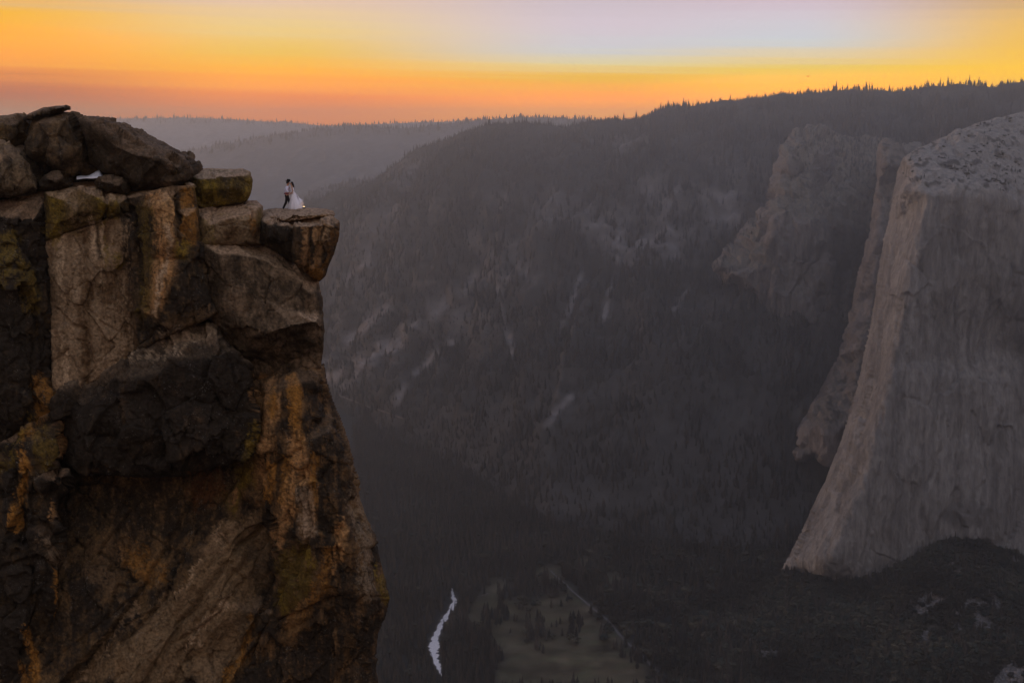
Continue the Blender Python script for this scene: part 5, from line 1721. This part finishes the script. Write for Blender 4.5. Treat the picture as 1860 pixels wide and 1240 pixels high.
def rings(name, prof, mat, parent, seg=28, wav=None, cap=True):
    """prof: (cx, cy, z, rx, ry) rings from top to bottom -> a closed lathe-like mesh"""
    V, Q, T = [], [], []
    for k, (cx, cy, z, rx, ry) in enumerate(prof):
        for j in range(seg):
            a = 2 * math.pi * j / seg
            w = 1 + (wav(k, a) if wav else 0)
            V.append((cx + rx * w * math.cos(a), cy + ry * w * math.sin(a), z))
    for k in range(len(prof) - 1):
        for j in range(seg):
            a, b = k * seg + j, k * seg + (j + 1) % seg
            Q.append((a, a + seg, b + seg, b))
    if cap:
        for k in (0, len(prof) - 1):
            V.append((prof[k][0], prof[k][1], prof[k][2]))
            c = len(V) - 1
            for j in range(seg):
                a, b = k * seg + j, k * seg + (j + 1) % seg
                T.append((a, b, c) if k == 0 else (b, a, c))
    o = mesh_np(name, np.array(V), [np.array(Q), np.array(T)] if T else np.array(Q), mat)
    o.parent = parent
    return o


bpy.context.view_layer.update()
dg = bpy.context.evaluated_depsgraph_get()
LEDGE_BVH = []
for o in (ledge_top, ledge):
    me = o.data
    mw = o.matrix_world
    LEDGE_BVH.append(BVHTree.FromPolygons([mw @ v.co for v in me.vertices], [tuple(p.vertices) for p in me.polygons]))


def ground_z(x, y):
    best = -1e9
    for b in LEDGE_BVH:
        h = b.ray_cast(Vector((x, y, 20)), Vector((0, 0, -1)))
        if h[0]:
            best = max(best, h[0].z)
    return best


CY = Y0 + 4.8                       # how far out the pair stands
XM = float(unproj(520.5, 378, CY)[0])
XW = float(unproj(532.0, 378, CY)[0])

groom = empty('person', (XM, CY, ground_z(XM, CY)))
tag(groom, 'man in dark hat, white shirt and dark trousers, leaning in to kiss the bride', 'person')
# he faces +x (right), weight forward, rear leg stretched to the left
lift = 0.0
gb = [(0.03, 0, .93, .13), (0.04, 0, 1.12, (.12, .15)), (0.06, 0, 1.32, (.125, .17)), (0.09, 0, 1.46, .075), (0.115, 0, 1.53, .055), (0.14, 0, 1.62, (.085, .075)), (0.155, 0, 1.70, (.09, .078)),
      (0.05, -.10, .88, .085), (0.00, -.11, .50, .062), (-.20, -.11, .10, .042), (-.12, -.11, .035, .036), (-.05, -.11, .03, .03),
      (0.05, .10, .88, .085), (0.17, .11, .50, .062), (0.20, .11, .10, .042), (0.27, .11, .035, .036), (0.33, .11, .03, .03),
      (0.08, -.19, 1.40, .055), (0.10, -.25, 1.14, .043), (0.30, -.20, 1.03, .033), (0.36, -.17, 1.02, .026),
      (0.08, .19, 1.40, .055), (0.14, .25, 1.16, .043), (0.34, .16, 1.22, .033), (0.40, .12, 1.24, .026),
      (0.235, 0, 1.615, .018)]
gbones = [(0, 1), (1, 2), (2, 3), (3, 4), (4, 5), (5, 6), (0, 7), (7, 8), (8, 9), (9, 10), (10, 11), (0, 12), (12, 13), (13, 14), (14, 15), (15, 16), (2, 17), (17, 18), (18, 19), (19, 20), (2, 21), (21, 22), (22, 23), (23, 24), (5, 25)]


def fingers(j, b, wrist, palm_dir, side):
    base = np.array(j[wrist][:3])
    d = np.array(palm_dir, float)
    d /= np.linalg.norm(d)
    up = np.array([0, 0, 1.0])
    for k, ln in enumerate((0.075, 0.085, 0.08, 0.062)):
        off = up * (0.027 - 0.018 * k)
        p0 = base + d * 0.045 + off
        p1 = p0 + d * ln * 0.6
        p2 = p1 + d * ln * 0.35 + np.array([0, side * 0.02, -0.008])
        n = len(j)
        j += [(*p0, .0095), (*p1, .0085), (*p2, .0075)]
        b += [(wrist, n), (n, n + 1), (n + 1, n + 2)]
    n = len(j)
    p0 = base + up * 0.035 + d * 0.012
    p1 = p0 + up * 0.025 + d * 0.03
    j += [(*p0, .011), (*p1, .009)]
    b += [(wrist, n), (n, n + 1)]


fingers(gb, gbones, 20, (1, .3, 0), 1)
fingers(gb, gbones, 24, (1, -.4, 0.1), -1)
skin_mesh('body', gb, gbones, M_SKIN, groom)
skin_mesh('shirt', [(0.02, 0, .99, (.138, .165)), (0.035, 0, 1.12, (.14, .17)), (0.055, 0, 1.32, (.145, .19)), (0.085, 0, 1.44, .095), (0.10, 0, 1.485, .068),
                    (0.08, -.19, 1.40, .072), (0.10, -.255, 1.15, .058), (0.19, -.23, 1.09, .05), (0.08, .19, 1.40, .072), (0.14, .255, 1.17, .058), (0.24, .21, 1.19, .05)],
          [(0, 1), (1, 2), (2, 3), (3, 4), (2, 5), (5, 6), (6, 7), (2, 8), (8, 9), (9, 10)], M_SHIRT, groom, root=2)
skin_mesh('trousers', [(0.025, 0, .985, (.132, .155)), (0.03, 0, .90, (.14, .16)), (0.05, -.10, .80, .098), (0.00, -.11, .50, .078), (-.195, -.11, .10, .062), (0.05, .10, .80, .098), (0.17, .11, .50, .078), (0.20, .11, .10, .062)],
          [(0, 1), (1, 2), (2, 3), (3, 4), (1, 5), (5, 6), (6, 7)], M_TROUS, groom, root=1)
rings('waist_sash', [(0.022, 0, 1.04, .135, .168), (0.022, 0, 1.035, .152, .185), (0.02, 0, .975, .150, .182), (0.02, 0, .97, .13, .165)], M_SASH, groom)
for s, (x0, y0) in ((-1, (-.20, -.11)), (1, (0.20, .11))):
    rings('shoe', [(x0 + .0, y0, .11, .05, .045), (x0 + .03, y0, .075, .08, .05), (x0 + .055, y0, .03, .135, .054), (x0 + .055, y0, 0.0, .14, .056)], M_SHOE, groom)
hat = rings('hat', [(0.15, 0, 1.86, .055, .05), (0.15, 0, 1.875, .085, .075), (0.15, 0, 1.865, .105, .092), (0.15, 0, 1.775, .118, .104), (0.15, 0, 1.765, .20, .175), (0.152, 0, 1.752, .205, .18), (0.15, 0, 1.745, .115, .10)], M_HAT, groom)
hat.rotation_euler = (0, math.radians(8), 0)
hat.location = (-0.235, 0, 0.03)
rings('hair', [(0.13, 0, 1.77, .09, .085), (0.115, 0, 1.70, .098, .092), (0.10, 0, 1.64, .085, .085), (0.10, 0, 1.59, .06, .06)], M_HAIR, groom)
skin_mesh('beard', [(0.20, 0, 1.60, .036), (0.185, .045, 1.60, .03), (0.185, -.045, 1.60, .03), (0.20, 0, 1.565, .03)], [(0, 1), (0, 2), (0, 3)], M_HAIR, groom, sub=1)

bride = empty('person', (XW, CY, ground_z(XW, CY)))
tag(bride, 'woman with long dark hair in a white lace dress, its train blowing out behind her', 'person')
# she faces -x (left), hand on his chest
bb = [(0.02, 0, .92, .12), (0.0, 0, 1.10, (.095, .115)), (-.005, 0, 1.27, (.105, .135)), (-.01, 0, 1.385, .062), (-.035, 0, 1.45, .045), (-.06, 0, 1.525, (.075, .068)), (-.065, 0, 1.60, (.082, .072)),
      (0.02, -.08, .86, .085), (0.0, -.09, .48, .056), (0.03, -.09, .09, .036), (-.05, -.09, .03, .028), (-.10, -.09, .025, .022),
      (0.02, .08, .86, .085), (-.02, .09, .48, .056), (0.0, .09, .09, .036), (-.08, .09, .03, .028), (-.13, .09, .025, .022),
      (0.0, -.155, 1.33, .042), (0.06, -.20, 1.08, .032), (-.10, -.21, .93, .026), (-.15, -.20, .90, .022),
      (0.0, .155, 1.33, .042), (-.06, .20, 1.12, .032), (-.18, .14, 1.27, .026), (-.22, .12, 1.30, .022), (-.148, 0, 1.525, .015)]
bbones = list(gbones)[:24] + [(5, 25)]
bbones = [(0, 1), (1, 2), (2, 3), (3, 4), (4, 5), (5, 6), (0, 7), (7, 8), (8, 9), (9, 10), (10, 11), (0, 12), (12, 13), (13, 14), (14, 15), (15, 16), (2, 17), (17, 18), (18, 19), (19, 20), (2, 21), (21, 22), (22, 23), (23, 24), (5, 25)]
fingers(bb, bbones, 20, (-1, .2, -.3), 1)
fingers(bb, bbones, 24, (-1, -.2, .5), -1)
skin_mesh('body', bb, bbones, M_SKIN, bride)
skin_mesh('hair', [(-.045, 0, 1.64, (.088, .085)), (-.01, 0, 1.58, (.075, .085)), (0.03, 0, 1.47, (.055, .085)), (0.065, 0, 1.34, (.045, .075)), (0.085, 0, 1.22, (.03, .05)), (0.09, 0, 1.14, .012)],
          [(0, 1), (1, 2), (2, 3), (3, 4), (4, 5)], M_HAIR, bride)
# bodice, skirt and the wind-blown train in one sweep of rings
prof = [(-.005, 0, 1.31, .112, .142), (-.005, 0, 1.22, .118, .145), (0.0, 0, 1.10, .108, .128), (0.01, 0, 1.02, .122, .14), (0.035, 0, .90, .165, .175), (0.06, 0, .76, .20, .21), (0.09, 0, .60, .245, .25),
        (0.14, 0, .46, .32, .30), (0.18, 0, .32, .40, .35), (0.20, 0, .18, .455, .38), (0.21, 0, .06, .48, .40), (0.21, 0, .01, .48, .40)]


def folds(k, a):
    t = max(0, k - 4) / 7.0
    return t * (0.07 * math.sin(7 * a + 0.5 * k) + 0.05 * math.sin(13 * a + 1.3 + 0.2 * k) + 0.03 * math.sin(23 * a))


rings('dress', prof, M_LACE, bride, seg=72, wav=folds)
# upper edge of the train lifted by the wind, a cloth with its own thickness
tv, tq = [], []
nu, nv = 14, 9
for sgn in (0, 1):
    for i in range(nu):
        u = i / (nu - 1)
        for j in range(nv):
            v = j / (nv - 1)
            x = 0.12 + u * 0.60
            zt = float(np.interp(x, [.12, .25, .45, .62, .73], [1.05, .88, .68, .55, .30])) + 0.02 * math.sin(9 * u)
            z = zt * (1 - v) + 0.03 * v
            if u > 0.92:
                x -= 0.05 * (1 - abs(2 * v - 1))
            y = 0.10 * math.sin(5 * u + 3 * v) + 0.06 * math.sin(11 * u - 4 * v) - 0.08 + sgn * 0.02
            tv.append((x, y, z))
for sgn in (0, 1):
    for i in range(nu - 1):
        for j in range(nv - 1):
            a = sgn * nu * nv + i * nv + j
            q = (a, a + 1, a + nv + 1, a + nv)
            tq.append(q if sgn == 0 else q[::-1])
M = nu * nv
for j in range(nv - 1):
    tq += [(j, j + M, j + 1 + M, j + 1), ((nu - 1) * nv + j + 1, (nu - 1) * nv + j + 1 + M, (nu - 1) * nv + j + M, (nu - 1) * nv + j)]
for i in range(nu - 1):
    tq += [(i * nv, (i + 1) * nv, (i + 1) * nv + M, i * nv + M), (i * nv + nv - 1 + M, (i + 1) * nv + nv - 1 + M, (i + 1) * nv + nv - 1, i * nv + nv - 1)]
tr = mesh_np('train', np.array(tv), np.array(tq), M_LACE)
tr.parent = bride

# the small warm lamp on the rock behind the dress
LX = float(unproj(553.5, 376, CY)[0])
LYy = CY - 0.30
lamp = empty('portable_light', (LX, LYy, ground_z(LX, LYy)))
tag(lamp, 'small warm light glowing on the rock at the end of the train', 'lamp')
rings('lamp_body', [(0, 0, .12, .05, .05), (0, 0, .125, .085, .06), (0, 0, .01, .09, .065), (0, 0, 0, .09, .065)], M_LAMP, lamp, seg=16)
g = rings('lamp_front', [(0, 0, .155, .03, .02), (0, 0, .15, .055, .03), (0, 0, .135, .06, .035), (0, 0, .125, .05, .03)], M_GLOW, lamp, seg=16)
pl = bpy.data.lights.new('lamp_glow', 'POINT')
pl.energy = 1.6
pl.color = (1.0, 0.70, 0.42)
pl.shadow_soft_size = 0.1
plo = bpy.data.objects.new('lamp_glow', pl)
COL.objects.link(plo)
plo.location = (0.0, 0.15, 0.32)
plo.parent = lamp

# white cloth on the sandy shelf under the boulders
cv, cq = [], []
cn = 9
for i in range(cn):
    for j in range(5):
        u, v = i / (cn - 1), j / 4.0
        xx = 139 + 47 * u
        yy = 320 - 3 * u - 8.5 * max(0, (u - .45) / .4) * (1 - max(0, (u - .85) / .15)) * (1 - v)
        w = unproj(xx, yy + 5.0 * v, Y0 + 2.6 - 0.9 * v)
        cv.append((w[0], w[1], w[2] + 0.02 * math.sin(9 * u + 5 * v)))
for i in range(cn - 1):
    for j in range(4):
        a = i * 5 + j
        cq.append((a, a + 1, a + 6, a + 5))
n = len(cv)
cv += [(x, y + .03, z - .03) for x, y, z in cv]
cq += [(d + n, c + n, b + n, a + n) for a, b, c, d in cq]
for i in range(cn - 1):
    cq += [(i * 5, (i + 1) * 5, (i + 1) * 5 + n, i * 5 + n), (i * 5 + 4 + n, (i + 1) * 5 + 4 + n, (i + 1) * 5 + 4, i * 5 + 4)]
for j in range(4):
    cq += [(j + n, j, j + 1, j + 1 + n)[::-1], ((cn - 1) * 5 + j, (cn - 1) * 5 + j + n, (cn - 1) * 5 + j + 1 + n, (cn - 1) * 5 + j + 1)[::-1]]
cl = mesh_np('cloth', np.array(cv), np.array(cq), plain('white_cloth', (0.80, 0.78, 0.82), .8, .2))
tag(cl, 'small crumpled white cloth on the sandy shelf below the largest boulder', 'cloth')

# bird crossing the sky: body, tail and two wings
bw = unproj(1468, 139, 420.0)
bird = empty('bird', tuple(bw))
tag(bird, 'tiny dark bird gliding in the yellow sky above the ridge', 'bird')
M_BIRD = plain('dark_feathers', (0.03, 0.022, 0.015), .8, .1)
skin_mesh('body', [(0, -.30, .02, .035), (0, -.18, .03, .075), (0, 0, 0, .13), (0, .25, .02, .09), (0, .50, .03, .05), (0, .62, .03, (.11, .02)),
                   (.20, -.02, .04, (.12, .04)), (.50, .0, .13, (.11, .03)), (.80, .12, .10, (.06, .02)), (-.20, -.02, .04, (.12, .04)), (-.50, .0, .13, (.11, .03)), (-.80, .12, .10, (.06, .02)), (0, .1, .22, .05), (0, .2, .36, .03)],
          [(0, 1), (1, 2), (2, 3), (3, 4), (4, 5), (2, 6), (6, 7), (7, 8), (2, 9), (9, 10), (10, 11), (2, 12), (12, 13)][:11], M_BIRD, bird, root=2)


# ------------------------------------------------------------------ the air between
def build_haze():
    x0, x1, y0, y1, z0, z1 = -9000, 9000, -400, 15500, FLOOR - 515, 262
    v = [(x, y, z) for x in (x0, x1) for y in (y0, y1) for z in (z0, z1)]
    f = [(0, 1, 3, 2), (4, 6, 7, 5), (0, 4, 5, 1), (2, 3, 7, 6), (0, 2, 6, 4), (1, 5, 7, 3)]
    m = bpy.data.materials.new('haze')
    m.use_nodes = True
    nt = m.node_tree
    nt.nodes.remove(nt.nodes['Principled BSDF'])
    pv = nt.nodes.new('ShaderNodeVolumePrincipled')
    pv.inputs['Color'].default_value = (0.88, 0.95, 1.0, 1)
    pv.inputs['Density'].default_value = HAZE_DENSITY
    pv.inputs['Anisotropy'].default_value = 0.8
    nt.links.new(pv.outputs[0], nt.nodes['Material Output'].inputs['Volume'])
    o = mesh_np('haze', np.array(v), np.array(f), m, smooth=False)
    tag(o, 'evening haze filling the valley', kind='stuff')


build_haze()
